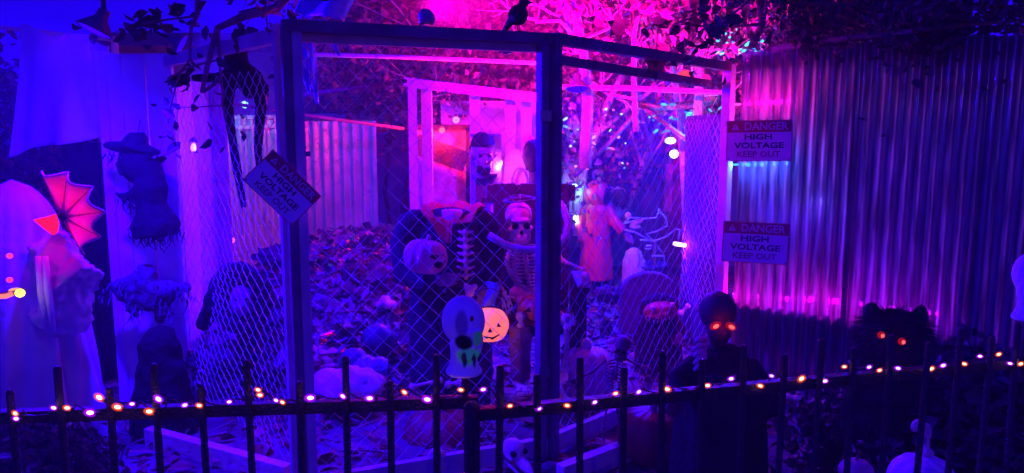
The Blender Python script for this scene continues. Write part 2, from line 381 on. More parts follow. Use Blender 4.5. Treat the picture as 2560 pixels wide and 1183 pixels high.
# ---- left: white boards, black curtain, white sheet
bw = thing('white_board_panel', 'white painted board panel behind the hanging witch and rags', 'panel', pz(370, 1003, 0))
for (x0, x1, y) in ((283, 340, 4.45), (343, 398, 4.47), (401, 462, 4.46)):
    a = at(x0 + 6, 800, y); b = at(x1 + 6, 800, y)
    MB().box(((a.x + b.x) / 2, y, 1.01), (b.x - a.x, .03, 2.02)).build('board', WHITE, bw)
a = at(290, 800, 4.42)
MB().box((a.x + .02, 4.42, 1.015), (.05, .025, 2.03)).build('trim', WHITE, bw)
dw = thing('weathered_door_panel', 'flat pale panel carrying a small warm lantern, right of the white boards', 'panel', at(500, 960, 4.95))
a, b = at(462, 700, 4.85), at(545, 700, 5.15)
MB().beam((a.x, a.y, .95), (b.x, b.y, .95), .04, 1.9).build('panel_face', WHITE, dw)
MB().beam((b.x + .03, b.y - .02, .97), (b.x + .11, b.y - .0, .97), .05, 1.94).build('stile', WOODD, dw)
cu = MB()
c0, c1 = at(150, 330, 4.75), at(292, 340, 4.75)
cu.grid(lambda u, v: Vector((c0.x + (c1.x - c0.x) * u, 4.75 + .03 * math.sin(u * 22) + .01 * math.sin(u * 57 + v * 3), .02 + (1.52 - .02) * v)), 40, 10)
o = solid(cu.build('black_curtain', BLACK, smooth=True), .004); tag(o, 'black cloth curtain hanging left of the white boards', 'curtain')
sh = MB()
q = [at(15, 395, 4.55), at(283, 325, 4.65), at(283, 112, 4.65), at(40, 62, 4.5)]
def shf(u, v):
    p = (q[0] * (1 - u) + q[1] * u) * (1 - v) + (q[3] * (1 - u) + q[2] * u) * v
    p = p + Vector((0, .05 * math.sin(u * 9 + v * 2) + .03 * math.sin(u * 17 + 1) * (1 - v), .02 * math.sin(u * 7) * (1 - v) + .015 * v * math.sin(u * 11 + .6)))
    return p
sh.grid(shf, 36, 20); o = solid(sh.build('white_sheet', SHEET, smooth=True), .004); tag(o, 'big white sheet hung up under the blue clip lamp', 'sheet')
# posts carrying the sheet
t = thing('sheet_frame', 'plain timber poles holding up the white sheet', 'frame', at(290, 900, 4.75))
p0, p1 = at(286, 100, 4.72), at(10, 60, 4.62)
MB().tube([(p0.x, p0.y, 0), (p0.x, p0.y, p0.z + .02)], .02, 8).build('pole', WOODW, t)
MB().tube([(p1.x - .2, p1.y, 0), (p1.x - .2, p1.y, p1.z + .02)], .02, 8).build('pole', WOODW, t)
MB().tube([p0, p1 + Vector((-.2, 0, 0))], .012, 8).build('cross_pole', WOODW, t)

# ---- background buildings
hs = thing('house', 'pale rendered house behind the yard with a low eave', 'house', (-1.2, 10.4, 0))
RENDER = mat('pale_render', (.5, .46, .5), .9, .15, 2, .3, bscale=40)
MB().box((-1.9, 10.6, 1.35), (6.6, .3, 2.7)).build('wall', RENDER, hs)
MB().box((-1.9, 10.3, 2.72), (7.0, 1.0, .08), Matrix.Rotation(.28, 3, 'X')).build('roof', WOODD, hs)
w0, w1 = at(745, 290, 10.42), at(1015, 150, 10.42)
wf = MB(); 
for z in (w0.z, w1.z): wf.box(((w0.x + w1.x) / 2, 10.43, z), (w1.x - w0.x + .1, .06, .06))
for x in (w0.x, (w0.x + w1.x) / 2, w1.x): wf.box((x, 10.43, (w0.z + w1.z) / 2), (.06, .055, w1.z - w0.z))
win = MB().box(((w0.x + w1.x) / 2, 10.455, (w0.z + w1.z) / 2), (w1.x - w0.x, .02, w1.z - w0.z)).build('window', mat('window_glass', (.05, .05, .08), .08, .1, 2, 0, spec=.8), hs)
wf.build('window_frame', WHITE, win)
MB().box((.2, 10.42, 1.1), (.9, .05, 2.1)).build('door', WOODD, hs)
shd = thing('garden_shed', 'blue painted timber shed behind the red raincoat figure', 'shed', (2.3, 9.3, 0))
BLUEP = mat('blue_paint', (.13, .14, .26), .7, .2, 3, .3)
xs = [1.25 + .19 * k for k in range(13)]
for x in xs: MB().box((x, 9.0 + random.uniform(-.004, .004), 1.05), (.184, .03, 2.1)).build('board', BLUEP, shd)
MB().box((2.4, 9.6, 2.16), (2.9, 1.6, .07), Matrix.Rotation(-.08, 3, 'X')).build('roof', WOODD, shd)
MB().box((2.05, 8.96, .95), (.62, .04, 1.9)).build('door', WOODD, shd)
a = at(1672, 470, 8.9); MB().box((a.x, 8.93, a.z), (.09, .02, .55)).build('door_plate', PUMPW, shd)

# right inner blue panel (between shed and corrugated wall)
ib = thing('inner_panel', 'pale panel with wire mesh just inside the right gate post', 'panel', at(1770, 740, 5.6))
a, b = at(1712, 500, 6.0), at(1812, 500, 5.1)
for k in range(4):
    pa = a.lerp(b, k / 4 + .004); pb = a.lerp(b, (k + 1) / 4 - .004)
    MB().beam((pa.x, pa.y, .85), (pb.x, pb.y, .85), .02, 1.7).build('board', mat('greyed_paint', (.06, .06, .1), .8, .2, 5, .3), ib)
stuff(chain_link(Vector((a.x - .03, a.y - .04, 0)), Vector((b.x - .03, b.y - .04, 0)), .3, 1.7).build('wire_mesh', GALV, ib))

# corrugated metal fence at back left
tinm = mat('corrugated_tin', (.5, .47, .48), .38, .2, 4, .1, metal=.35)
ct = thing('corrugated_fence', 'pale corrugated tin fence standing behind the tilted danger sign', 'fence', at(840, 590, 8.0))
a, b = at(700, 400, 8.1), at(942, 400, 7.7)
corrugated((a.x, a.y, 0), (b.x, b.y, 0), .0, 1.68, .115, .022).build('corrugated_sheet', tinm, ct, smooth=True)
MB().beam((a.x, a.y + .06, 1.66), (b.x, b.y + .06, 1.66), .05, .07).build('rail', WOODD, ct)
ct2 = thing('corrugated_fence', 'stretch of corrugated tin fence seen through the chain link side panel', 'fence', at(600, 640, 7.2))
a, b = at(548, 400, 7.1), at(706, 400, 7.5)
corrugated((a.x, a.y, 0), (b.x, b.y, 0), .0, 1.70, .115, .022).build('corrugated_sheet', tinm, ct2, smooth=True)
MB().beam((a.x, a.y - .02, 1.70), (b.x, b.y - .02, 1.72), .06, .035).build('rail', WOODW, ct2)
MB().beam((a.x, a.y - .02, 1.61), (b.x, b.y - .02, 1.63), .04, .03).build('rail', WOODW, ct2)
# long rails and wires strung across the yard behind the gate
def pole(label, pts, r, m, cat='pole', name='overhead_pole'):
    return tag(MB().tube(pts, r, 8).build(name, m, smooth=True), label, cat, 'overhead poles')
pole('long pale overhead pole running behind the gate from upper left to the middle post', [at(735, 135, 6.3), at(1000, 143, 6.4), at(1345, 158, 6.5)], .018, WOODW)
pole('dark sloping pole from the gate post up to the white booth frame', [at(740, 240, 5.3), at(1015, 203, 6.0)], .016, WOODB)
pole('thin dark pole behind the gate below the sloping one', [at(560, 255, 5.8), at(740, 285, 6.2), at(1010, 322, 6.6)], .014, WOODD)
pole('overhead pole running behind the chain link door to the corrugated wall', [at(1395, 218, 6.0), at(1600, 222, 5.9), at(1815, 232, 5.7)], .02, WOODW)

# ---- earth mound with leaves
mc = Vector((-1.35, 6.5, 0))
def mz(x, y):
    dx, dy = (x - mc.x) / 1.15, (y - mc.y) / 2.3
    h = max(0, 1 - dx * dx - dy * dy)
    return .68 * h ** .8 + .05 * noise.noise(Vector((x * 4, y * 4, 1))) * min(1, h * 4) + .02 * noise.noise(Vector((x * 11, y * 11, 1)))
mm = MB(); mm.grid(lambda u, v: Vector((mc.x + (u - .5) * 2.6, mc.y + (v - .5) * 4.9, mz(mc.x + (u - .5) * 2.6, mc.y + (v - .5) * 4.9) - .03)), 60, 80)
mo = mm.build('earth_mound', DIRT, smooth=True); structure(mo)
ml = MB()
for i in range(5200):
    x = mc.x + random.uniform(-1.2, 1.2); y = mc.y + random.uniform(-2.3, 1.6)
    if ((x - mc.x) / 1.15) ** 2 + ((y - mc.y) / 2.3) ** 2 < 1: ml.leaf((x, y, mz(x, y) + .01), random.choice((.04, .06, .09, .12)), (0, -.4, .8))
o = stuff(ml.build('leaf_pile', LEAFPILE, origin=mc)); tag(o, 'heap of dark dead leaves over the mound behind the gate', 'leaves')

# ================================================================== TREES
def branch(m, p, d, L, r, depth, tips, bend=.35):
    p = Vector(p); d = Vector(d).normalized(); pts = [p]; rs = [r]; k = 5
    for i in range(k):
        d = (d + Vector((random.gauss(0, 1), random.gauss(0, 1), random.gauss(0, .7))) * bend * .3).normalized()
        p = p + d * L / k; pts.append(p); rs.append(r * (1 - .45 * (i + 1) / k))
        if depth <= 2: tips.append(p)
    m.tube(pts, rs, 7 if depth > 1 else 5)
    if depth > 0:
        for j in range(random.choice((2, 3))):
            q = random.randint(2, k); nd = (d + Vector((random.gauss(0, 1), random.gauss(0, 1), random.gauss(.1, .8))) * .65).normalized()
            branch(m, pts[q], nd, L * random.uniform(.55, .8), rs[q] * .68, depth - 1, tips, bend)
def tree(name, label, base, d, L, r, depth, leafm, nleaf, leafs, barkm, spread, group=None, cat='tree', seed=1):
    random.seed(seed); t = thing(name, label, cat, base, group); m = MB(); tips = []
    branch(m, base, d, L, r, depth, tips); m.build('trunk', barkm, t, smooth=True)
    c = MB()
    for i in range(nleaf):
        p = random.choice(tips) + Vector((random.gauss(0, 1), random.gauss(0, 1), random.gauss(0, .8))) * spread
        c.leaf(p, leafs)
    if nleaf: c.build('crown', leafm, t)
    return t
tree('garden_tree', 'leafy tree with pink lit pale trunk left of centre behind the gate', at(1445, 590, 7.6), (.02, 0, 1), 1.7, .06, 4, LEAFR, 13000, .075, BARKP, .26, 'trees behind the gate', seed=3)
tree('garden_tree', 'leafy tree with bright pink forked limbs above the right end of the gate', at(1720, 560, 7.4), (.05, .0, 1), 1.75, .055, 4, LEAFR, 12000, .075, BARKP, .24, 'trees behind the gate', seed=11)
tree('garden_tree', 'reddish tree rising behind the white booth frame', (-.25, 9.2, 0), (.05, 0, 1), 2.2, .08, 4, LEAFR, 12000, .075, BARK, .34, 'trees behind the gate', seed=5)
tree('garden_tree', 'dark reddish tree against the pale house wall at upper left of the gate', (-1.35, 9.4, 0), (-.05, 0, 1), 2.1, .07, 4, LEAFR, 8000, .075, BARK, .32, 'trees behind the gate', seed=8)
# ivy-covered screen far behind
iv = thing('ivy_hedge', 'tall ivy hedge filling the background above the yard', 'hedge', (.6, 10.0, 0))
random.seed(21); st = MB()
for k in range(14):
    x = -1.6 + k * .46; st.tube([(x + random.gauss(0, .05), 10.05 + random.gauss(0, .1), z) for z in (0, .8, 1.6, 2.5, 3.3, 4.0)], [.03, .028, .024, .02, .014, .008], 5)
st.build('stem', BARK, iv)
lv = MB()
for i in range(62000):
    x = random.uniform(-2.2, 5.2); z = random.uniform(.9, 4.6) ; 
    dpt = noise.noise(Vector((x * 1.3, z * 1.3, 5))) * .45 + random.gauss(0, .12)
    if noise.noise(Vector((x * 2.2, z * 2.2, 9))) < -.34: continue
    if x < 1.0 and z < 1.9: continue
    lv.leaf((x, 10.0 + dpt, z), random.uniform(.05, .1), (0, -.8, .5))
lv.build('foliage', LEAFR, iv)
# bare pale limbs poking up over the gate rail
def limbs(label, chains, m=BARKP, name='bare_limb', twigs=()):
    base = chains[0][0][0]; t = MB(); random.seed(int(base.x * 100) + 7)
    for p_, d_ in twigs: branch(t, p_, d_, .36, .013, 2, [], .9)
    for pts, r0, r1 in chains:
        n = len(pts); t.tube(pts, [r0 + (r1 - r0) * i / (n - 1) for i in range(n)], 8)
    o = t.build(name, m, smooth=True); return tag(o, label, 'branch', 'pale bare limbs above the gate')
Yl = 6.2
limbs('thick pink lit forked limb rising behind the middle gate post', [([at(1462, 420, Yl), at(1470, 250, Yl), at(1455, 110, Yl), at(1440, 40, Yl), at(1438, -60, Yl)], .05, .035), ([at(1470, 180, Yl), at(1428, 90, Yl + .1), at(1420, 50, Yl + .1), at(1395, -30, Yl + .2)], .03, .02), ([at(1455, 110, Yl), at(1400, 52, Yl - .1), at(1340, 55, Yl - .2)], .018, .01)], twigs=[(at(1438, -20, Yl), (-.6, 0, .4)), (at(1440, 30, Yl), (.9, 0, .3)), (at(1400, 40, Yl), (-.9, -.1, .3)), (at(1455, 100, Yl), (.8, -.2, .2)), (at(1460, 160, Yl), (-.8, 0, .1)), (at(1465, 200, Yl), (.9, 0, -.1)), (at(1345, 50, Yl), (-1, 0, .1))])
limbs('tall pink lit branching limb above the right part of the gate', [([at(1745, 330, Yl), at(1750, 140, Yl), at(1770, 60, Yl), at(1795, -40, Yl)], .04, .03), ([at(1752, 150, Yl), at(1748, 70, Yl), at(1722, 30, Yl), at(1700, -20, Yl)], .026, .014), ([at(1765, 75, Yl), at(1730, 40, Yl - .1), at(1728, 62, Yl - .1)], .018, .012), ([at(1785, 0, Yl), at(1840, 25, Yl + .1), at(1880, 40, Yl + .1)], .016, .008), ([at(1750, 105, Yl), at(1700, 120, Yl - .2)], .014, .008)], twigs=[(at(1760, 60, Yl), (-1, 0, .3)), (at(1790, 0, Yl), (1, 0, .1)), (at(1752, 130, Yl), (1, -.1, .3)), (at(1725, 30, Yl), (-1, 0, .2)), (at(1850, 30, Yl), (1, 0, -.1)), (at(1750, 190, Yl), (-.9, 0, .1)), (at(1748, 240, Yl), (.8, 0, .2)), (at(1700, 120, Yl), (-1, 0, -.1))])
limbs('short forked pink stump sticking up above the gate rail', [([at(1695, 160, 5.6), at(1695, 118, 5.6), at(1672, 75, 5.6)], .02, .014), ([at(1695, 118, 5.6), at(1712, 85, 5.6)], .018, .012), ([at(1682, 92, 5.6), at(1688, 62, 5.6)], .016, .01)])
limbs('slender pink lit limb between the middle post and the tall branching limb', [([at(1590, 330, 6.0), at(1585, 190, 6.0), at(1585, 90, 6.0), at(1600, 20, 6.0), at(1580, -40, 6.0)], .024, .014)], twigs=[(at(1585, 90, 6.0), (-.9, 0, .3)), (at(1598, 30, 6.0), (1, 0, .2)), (at(1585, 190, 6.0), (.9, 0, .2)), (at(1588, 250, 6.0), (-.8, 0, .3))])
limbs('reddish slanting branch inside the yard beside the blue shed', [([at(1830, 235, 6.6), at(1740, 262, 6.6), at(1640, 270, 6.6), at(1560, 250, 6.6)], .045, .02), ([at(1600, 262, 6.6), at(1690, 330, 6.4), at(1790, 400, 6.2)], .022, .02), ([at(1610, 260, 6.6), at(1530, 350, 6.6), at(1440, 440, 6.5)], .025, .012)], BARK)
tree('bare_twiggy_tree', 'bare tree with a dense tangle of fine pink twigs right of the middle post', at(1540, 600, 8.7), (.1, 0, 1), 1.5, .035, 6, LEAFR, 2500, .05, BARKP, .1, cat='tree', seed=23)
tree('bare_twiggy_tree', 'bare tree with fine pink twigs above the white booth', at(1250, 640, 8.2), (.0, 0, 1), 1.8, .035, 6, LEAFR, 700, .05, BARKP, .1, cat='tree', seed=29)
# shrub with mixed leaves inside the yard (behind the raincoat figure)
tree('berry_shrub', 'tangled shrub with glossy mixed leaves above the red raincoat figure', at(1500, 720, 8.3), (-.05, 0, 1), 1.0, .035, 4, LEAFR, 6500, .06, BARK, .24, cat='shrub', seed=17)
# dark overhanging branches, near
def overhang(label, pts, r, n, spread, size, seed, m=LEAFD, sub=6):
    random.seed(seed); t = thing('overhanging_branch', label, 'branch', pts[0], 'dark overhanging branches'); mb = MB(); n0 = len(pts)
    mb.tube(pts, [r * (1 - .6 * i / (n0 - 1)) for i in range(n0)], 7); tips = list(map(Vector, pts[1:]))
    for k in range(sub):
        a = random.choice(pts[1:]); tl = []; branch(mb, a, (random.gauss(0, 1), random.gauss(0, .4), random.gauss(-.2, .8)), .35, r * .4, 1, tl); tips += tl
    mb.build('limb', BARK, t, smooth=True); c = MB()
    for i in range(n): c.leaf(random.choice(tips) + Vector((random.gauss(0, 1), random.gauss(0, 1), random.gauss(0, 1))) * spread, size)
    c.build('foliage', m, t); return t
overhang('dark leafy branch hanging over the top of the corrugated wall', [at(1880, 115, 4.3), at(1905, 60, 4.2), at(1895, -20, 4.1), at(1880, -120, 4.1)], .022, 260, .07, .06, 31)
overhang('dense dark foliage spilling over the corrugated wall towards the right', [at(1930, 125, 4.5), at(2020, 110, 4.4), at(2080, 100, 4.2), at(2220, 85, 4.0), at(2380, 65, 3.85), at(2560, 50, 3.6)], .02, 3800, .06, .036, 36, sub=5)
overhang('dark leafy canopy along the top right edge above the corrugated wall', [at(1990, -40, 4.6), at(2120, -20, 4.5), at(2280, 10, 4.3), at(2440, 15, 4.1), at(2620, 30, 3.9)], .025, 4200, .11, .042, 37, sub=10)
overhang('dark twiggy branch drooping at the top left of the gate', [at(760, -60, 3.6), at(690, 20, 3.5), at(610, 40, 3.5), at(545, 70, 3.6), at(520, 160, 3.7), at(505, 230, 3.8)], .025, 60, .10, .05, 33, sub=3)
overhang('thin dark vine hanging down left of the gate post', [at(500, -60, 3.6), at(492, 40, 3.6), at(478, 70, 3.6), at(475, 150, 3.7)], .014, 60, .03, .05, 34, sub=2)
# leafy hedge in the dark at far left and low dark bush at the near left corner
def bush(label, c, rad, n, size, m, seed, cat='bush', name='dark_bush'):
    random.seed(seed); c = Vector(c); t = thing(name, label, cat, (c.x, c.y, max(0, c.z - rad[2]))); st = MB()
    for k in range(9):
        e = c + Vector((random.uniform(-1, 1) * rad[0], random.uniform(-1, 1) * rad[1], random.uniform(-.2, .8) * rad[2])) * .8
        st.tube([(c.x + random.gauss(0, .04), c.y, 0), (c + e) / 2 - Vector((0, 0, .1)), e], [.015, .01, .004], 5)
    st.build('stem', BARK, t); lv = MB()
    for i in range(n):
        d = Vector((random.gauss(0, 1), random.gauss(0, 1), random.gauss(0, 1))).normalized(); k = random.uniform(.55, 1.0) * (1 + .25 * noise.noise(d * 2.5 + Vector((seed, 0, 0))))
        lv.leaf(c + Vector((d.x * rad[0], d.y * rad[1], d.z * rad[2])) * k, size, d)
    lv.build('foliage', m, t); return t
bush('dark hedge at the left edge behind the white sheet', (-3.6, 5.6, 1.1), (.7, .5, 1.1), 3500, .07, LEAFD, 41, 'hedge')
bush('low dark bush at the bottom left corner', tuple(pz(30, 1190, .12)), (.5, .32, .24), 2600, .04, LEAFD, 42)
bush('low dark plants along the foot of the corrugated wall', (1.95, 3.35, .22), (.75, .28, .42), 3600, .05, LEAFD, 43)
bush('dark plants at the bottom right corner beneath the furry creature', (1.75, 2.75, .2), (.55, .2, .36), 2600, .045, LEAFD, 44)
random.seed(99)

# ================================================================== SIGNS
SIGNW = mat('sign_white', (.62, .52, .6), .5, .08, 8, .05)
SIGNR = mat('sign_red', (.36, .015, .06), .5, .15, 8, .05)
INKB = mat('sign_black_ink', (.012, .012, .03), .5, .1, 8, 0)
INKR = mat('sign_red_ink', (.25, .05, .1), .5, .2, 20, 0)
INKW = mat('sign_white_ink', (.55, .4, .48), .5, .1, 20, 0)
def text(name, body, size, width, m, M, x, z, parent, y=-.0035, bold=.02):
    cu = bpy.data.curves.new('t', 'FONT'); cu.body = body; cu.size = size; cu.align_x = 'CENTER'; cu.align_y = 'CENTER'; cu.extrude = .0006; cu.offset = bold * size; cu.resolution_u = 2
    ob = bpy.data.objects.new('t', cu); COL.objects.link(ob); dg = bpy.context.evaluated_depsgraph_get()
    me = bpy.data.meshes.new_from_object(ob.evaluated_get(dg)); bpy.data.objects.remove(ob); bpy.data.curves.remove(cu)
    xs = [v.co.x for v in me.vertices]; k = width / (max(xs) - min(xs)); cx = (max(xs) + min(xs)) / 2
    org = Vector(parent['_w'])
    for v in me.vertices: v.co = M @ Vector((x + (v.co.x - cx) * k, y - v.co.z, z + v.co.y)) - org
    me.materials.clear(); me.materials.append(m); me.update(); me.name = name
    o = bpy.data.objects.new(name, me); COL.objects.link(o); o.parent = parent; o['_w'] = tuple(org); return o
def sign(label, M, W=.28):
    H = W * .65; c = M @ Vector((0, 0, 0)); t = thing('danger_sign', label, 'sign', M @ Vector((0, 0, -H / 2)), 'danger high voltage signs')
    MB(M).box((0, 0, 0), (W, .004, H)).build('panel', SIGNW, t)
    MB(M).box((0, -.0029, H * .345), (W * .97, .0015, H * .27)).build('header_band', SIGNR, t)
    fr = MB(M)
    for z in (-1, 1): fr.box((0, -.0026, z * H * .492), (W, .002, H * .016))
    for x in (-1, 1): fr.box((x * W * .494, -.0026, 0), (W * .012, .002, H * .966))
    fr.build('border', SIGNR, t)
    text('danger_lettering', 'DANGER', H * .26, W * .66, INKW, M, W * .11, H * .345, t, y=-.0042)
    text('high_lettering', 'HIGH', H * .2, W * .42, INKB, M, -W * .01, H * .09, t)
    text('voltage_lettering', 'VOLTAGE', H * .2, W * .76, INKB, M, 0, -H * .12, t)
    text('keep_out_lettering', 'KEEP OUT', H * .2, W * .66, INKR, M, 0, -H * .335, t, bold=.012)
    tri = MB(M); w_ = W * .06; zc = H * .345
    tri.poly([(-W * .36 - w_, -.0042, zc - H * .08), (-W * .36 + w_, -.0042, zc - H * .08), (-W * .36, -.0042, zc + H * .09)], (0, -.0006, 0)); tri.build('warning_triangle', INKW, t)
    tr2 = MB(M); tr2.box((-W * .36, -.0053, zc), (W * .012, .0006, H * .07)); tr2.box((-W * .36, -.0053, zc - H * .055), (W * .012, .0006, H * .02)); tr2.build('exclamation_mark', SIGNR, t)
    for x in (-1, 1):
        for z in (-1, 1): MB(M).ell((x * W * .465, -.004, z * H * .45), (.004, .002, .004), 8, 4).build('screw', STEEL, t)
    return t
c = at(706, 470, 3.09); sign('tilted danger high voltage sign on the left gate post', frame(c, math.atan2(dirL.y, dirL.x) * .3, 0, R(46)), .262)
yaw = math.atan2(dC.y, dC.x) * .45
c = at(1897, 352, 4.30); sign('upper danger high voltage sign on the corrugated wall', frame(c, yaw, R(2), R(-1)), .345)
c = at(1888, 607, 4.30); sign('lower danger high voltage sign on the corrugated wall', frame(c, yaw, R(-2), R(1)), .355)

# ================================================================== HEADS, SKULLS, SKELETONS
def skull(t, M, m=BONE, part='skull', jaw=.0, socket=VOID):
    s = MB(M)
    s.ell((0, .012, .03), (.073, .09, .075), 20, 14); s.ell((0, -.045, -.03), (.054, .05, .055)); s.ell((0, -.055, -.1 - jaw), (.042, .04, .026))
    for x in (-1, 1): s.ell((x * .05, -.055, -.03), (.018, .035, .014)); s.ell((x * .045, -.02, -.085 - jaw * .5), (.012, .022, .04))
    s.ell((0, -.075, .016), (.055, .02, .014)); s.ell((0, -.08, -.07), (.036, .02, .014))
    o = fuse(s.build(part, m, t), .006 * M.to_scale().x, 3)
    for x in (-1, 1): MB(M).ell((x * .029, -.086, -.012), (.02, .015, .017), 10, 8).build('eye_socket', socket, o)
    MB(M).ell((0, -.097, -.044), (.010, .008, .014), 8, 6).build('nose_cavity', socket, o)
    te = MB(M)
    for k in range(8):
        a = (k - 3.5) / 3.5 * .95; te.box((math.sin(a) * .035, -.062 - math.cos(a) * .036, -.08), (.0085, .006, .014)); te.box((math.sin(a) * .034, -.06 - math.cos(a) * .036, -.097 - jaw), (.0085, .006, .013))
    te.build('teeth', m, o); return o
def bone(m, a, b, r):
    a, b = Vector(a), Vector(b); f = lambda t: a.lerp(b, t)
    m.tube([f(0), f(.05), f(.14), f(.5), f(.86), f(.95), f(1)], [r * .9, r * 1.7, r, r * .8, r, r * 1.7, r * .9], 8)
def ribs(m, top, bot, w, d, n=9, r=.008, M=None):
    top, bot = Vector(top), Vector(bot)
    for k in range(n):
        c = top.lerp(bot, k / (n - 1)); ww = w * (.62 + .38 * math.sin(math.pi * min(1, (k + 1.5) / n)))
        for s in (-1, 1):
            m.tube([c + Vector((s * ww * math.sin(a), d * math.cos(a), -.035 * (1 - math.cos(a)) * .6)) for a in (0, .5, 1.0, 1.5, 2.0, 2.5, 2.85)], r, 6)
    m.tube([top + Vector((0, -d, .0)), top.lerp(bot, .6) + Vector((0, -d, -.02))], r * 1.6, 6)
def spine(m, pts, r, n=14):
    pts = [Vector(p) for p in pts]
    for k in range(n):
        t = k / (n - 1) * (len(pts) - 1); i = min(int(t), len(pts) - 2); p = pts[i].lerp(pts[i + 1], t - i); m.ell(p, (r, r, r * .75), 8, 6); m.ell(p + Vector((0, r, 0)), (r * .4, r, r * .4), 6, 4)
def hand(m, w_, d, side, s, r=.006):
    # five fingers, unequal lengths, thumb leaving the side of the palm
    d = Vector(d).normalized(); x = d.cross(Vector((0, -1, .2))).normalized(); n_ = x.cross(d); w_ = Vector(w_)
    m.ell(w_ + d * .035 * s, (.03 * s, .018 * s, .03 * s), 8, 6)
    for k, L in enumerate((.06, .075, .08, .07)):
        b = w_ + d * .05 * s + x * (k - 1.5) * .016 * s
        m.tube([b, b + d * L * .45 * s + x * (k - 1.5) * .004 * s, b + d * L * .8 * s - n_ * .008 * s, b + d * L * s - n_ * .022 * s], [r * 1.2, r, r * .9, r * .6], 6)
    b = w_ + d * .02 * s - x * side * .026 * s
    m.tube([b, b + (d * .5 - x * side) .normalized() * .03 * s, b + (d - x * side * .7).normalized() * .06 * s], [r * 1.3, r, r * .7], 6)

# ---- seated skeleton in its chair
Ys = 4.62
P = lambda px, py, dy=0: at(px, py, Ys + dy)
sk = thing('skeleton', 'life size pink lit skeleton sitting in the dark armchair behind the middle post', 'skeleton', (P(1330, 900).x, Ys, 0))
skull(sk, frame(P(1298, 553, -.02), R(6), R(4), R(-3), 1.12))
m = MB(); spine(m, [P(1305, 600, .03), P(1318, 660, .08), P(1325, 725, .1)], .017, 15); m.build('spine', BONE, sk, smooth=True)
m = MB(); ribs(m, P(1312, 618, .08), P(1318, 700, .1), .125, .09, 10, .0075); m.build('rib_cage', BONE, sk, smooth=True)
m = MB(); bone(m, P(1308, 612, -.02), P(1250, 622, 0), .009); bone(m, P(1312, 612, -.02), P(1392, 616, 0), .009); m.build('collarbone', BONE, sk, smooth=True)
m = MB(); bone(m, P(1252, 618, 0), P(1240, 690, -.05), .014); bone(m, P(1240, 690, -.05), P(1262, 735, -.2), .011); hand(m, P(1262, 735, -.2), (.2, -.3, -1), 1, 1.0); fuse(m.build('arm', BONE, sk), .006, 2)
m = MB(); bone(m, P(1392, 614, 0), P(1405, 655, -.02), .014); bone(m, P(1405, 652, -.02), P(1462, 676, -.15), .012); hand(m, P(1462, 678, -.15), (.1, -.3, -1), -1, 1.0); fuse(m.build('arm', BONE, sk), .006, 2)
m = MB(); m.ell(P(1300, 735, .05), (.07, .05, .06)); m.ell(P(1355, 735, .05), (.07, .05, .06)); m.ell(P(1328, 745, .08), (.06, .04, .05)); fuse(m.build('pelvis', BONE, sk), .01, 3)
for (hx, kx, ky, ax, ay, fx, fy) in ((1300, 1302, 806, 1308, 938, 1308, 978), (1360, 1418, 812, 1412, 930, 1400, 960)):
    m = MB(); bone(m, P(hx, 748, .02), P(kx, ky - 12, -.42), .019); bone(m, at(kx, ky, Ys - .42), at(ax, ay, Ys - .38), .016)
    a = at(ax, ay, Ys - .38); f_ = at(fx, fy, Ys - .5)
    for k in range(5): m.tube([a + Vector(((k - 2) * .006, 0, -.01)), a.lerp(f_, .55) + Vector(((k - 2) * .014, 0, .01)), f_ + Vector(((k - 2) * .019, 0, -.005))], [.011, .009, .006], 6)
    fuse(m.build('leg', BONE, sk), .007, 2)
# ragged trouser on one shin
m = MB(); a = at(1300, 822, Ys - .42); b = at(1306, 945, Ys - .4)
m.lathe([(.05, 0), (.056, .07), (.052, .15), (.06, .23), (.055, .3)], 20, (a.x, a.y, b.z), lambda an, z: 1 + .12 * math.sin(an * 5 + z * 9)); crumple(m.build('trouser_leg', mat('ragged_brown_cloth', (.3, .17, .16), .9, .4, 10, .6), sk, smooth=True), .02, .06)
m = MB(); hp = P(1300, 505, 0); m.tube([hp + Vector((.1 * math.cos(a_), .1 * math.sin(a_), .012 + .01 * math.cos(a_))) for a_ in [2 * math.pi * k / 28 for k in range(29)]], .006, 6); m.tube([hp + Vector((.06 * math.cos(a_), .06 * math.sin(a_), .03)) for a_ in [2 * math.pi * k / 28 for k in range(29)]], .005, 6)
for a_ in (0, 1.57, 3.14, 4.71): m.tube([hp + Vector((.1 * math.cos(a_), .1 * math.sin(a_), .012)), hp + Vector((.06 * math.cos(a_), .06 * math.sin(a_), .03)), hp + Vector((0, 0, .045))], .004, 5)
o = m.build('wire_crown', STEEL, smooth=True); tag(o, 'thin metal wire crown on the skull of the seated skeleton', 'crown')
ch = thing('armchair', 'dark wooden armchair holding the seated skeleton', 'chair', (P(1330, 950, .15).x, Ys + .1, 0))
cx = P(1330, 750).x
MB().box((cx, Ys + .02, .44), (.52, .5, .05)).build('seat', WOODB, ch)
for k in range(3): MB().box((cx - .17 + k * .17, Ys + .27, .86), (.14, .03, .8)).build('back_slat', WOODB, ch)
MB().box((cx, Ys + .3, 1.2), (.56, .04, .1)).build('top_rail', WOODB, ch)
for s in (-1, 1):
    MB().box((cx + s * .29, Ys - .0, .68), (.07, .52, .04)).build('armrest', WOODB, ch)
    for y in (-.22, .24): MB().box((cx + s * .28, Ys + y, .33), (.06, .06, .66)).build('leg', WOODB, ch)

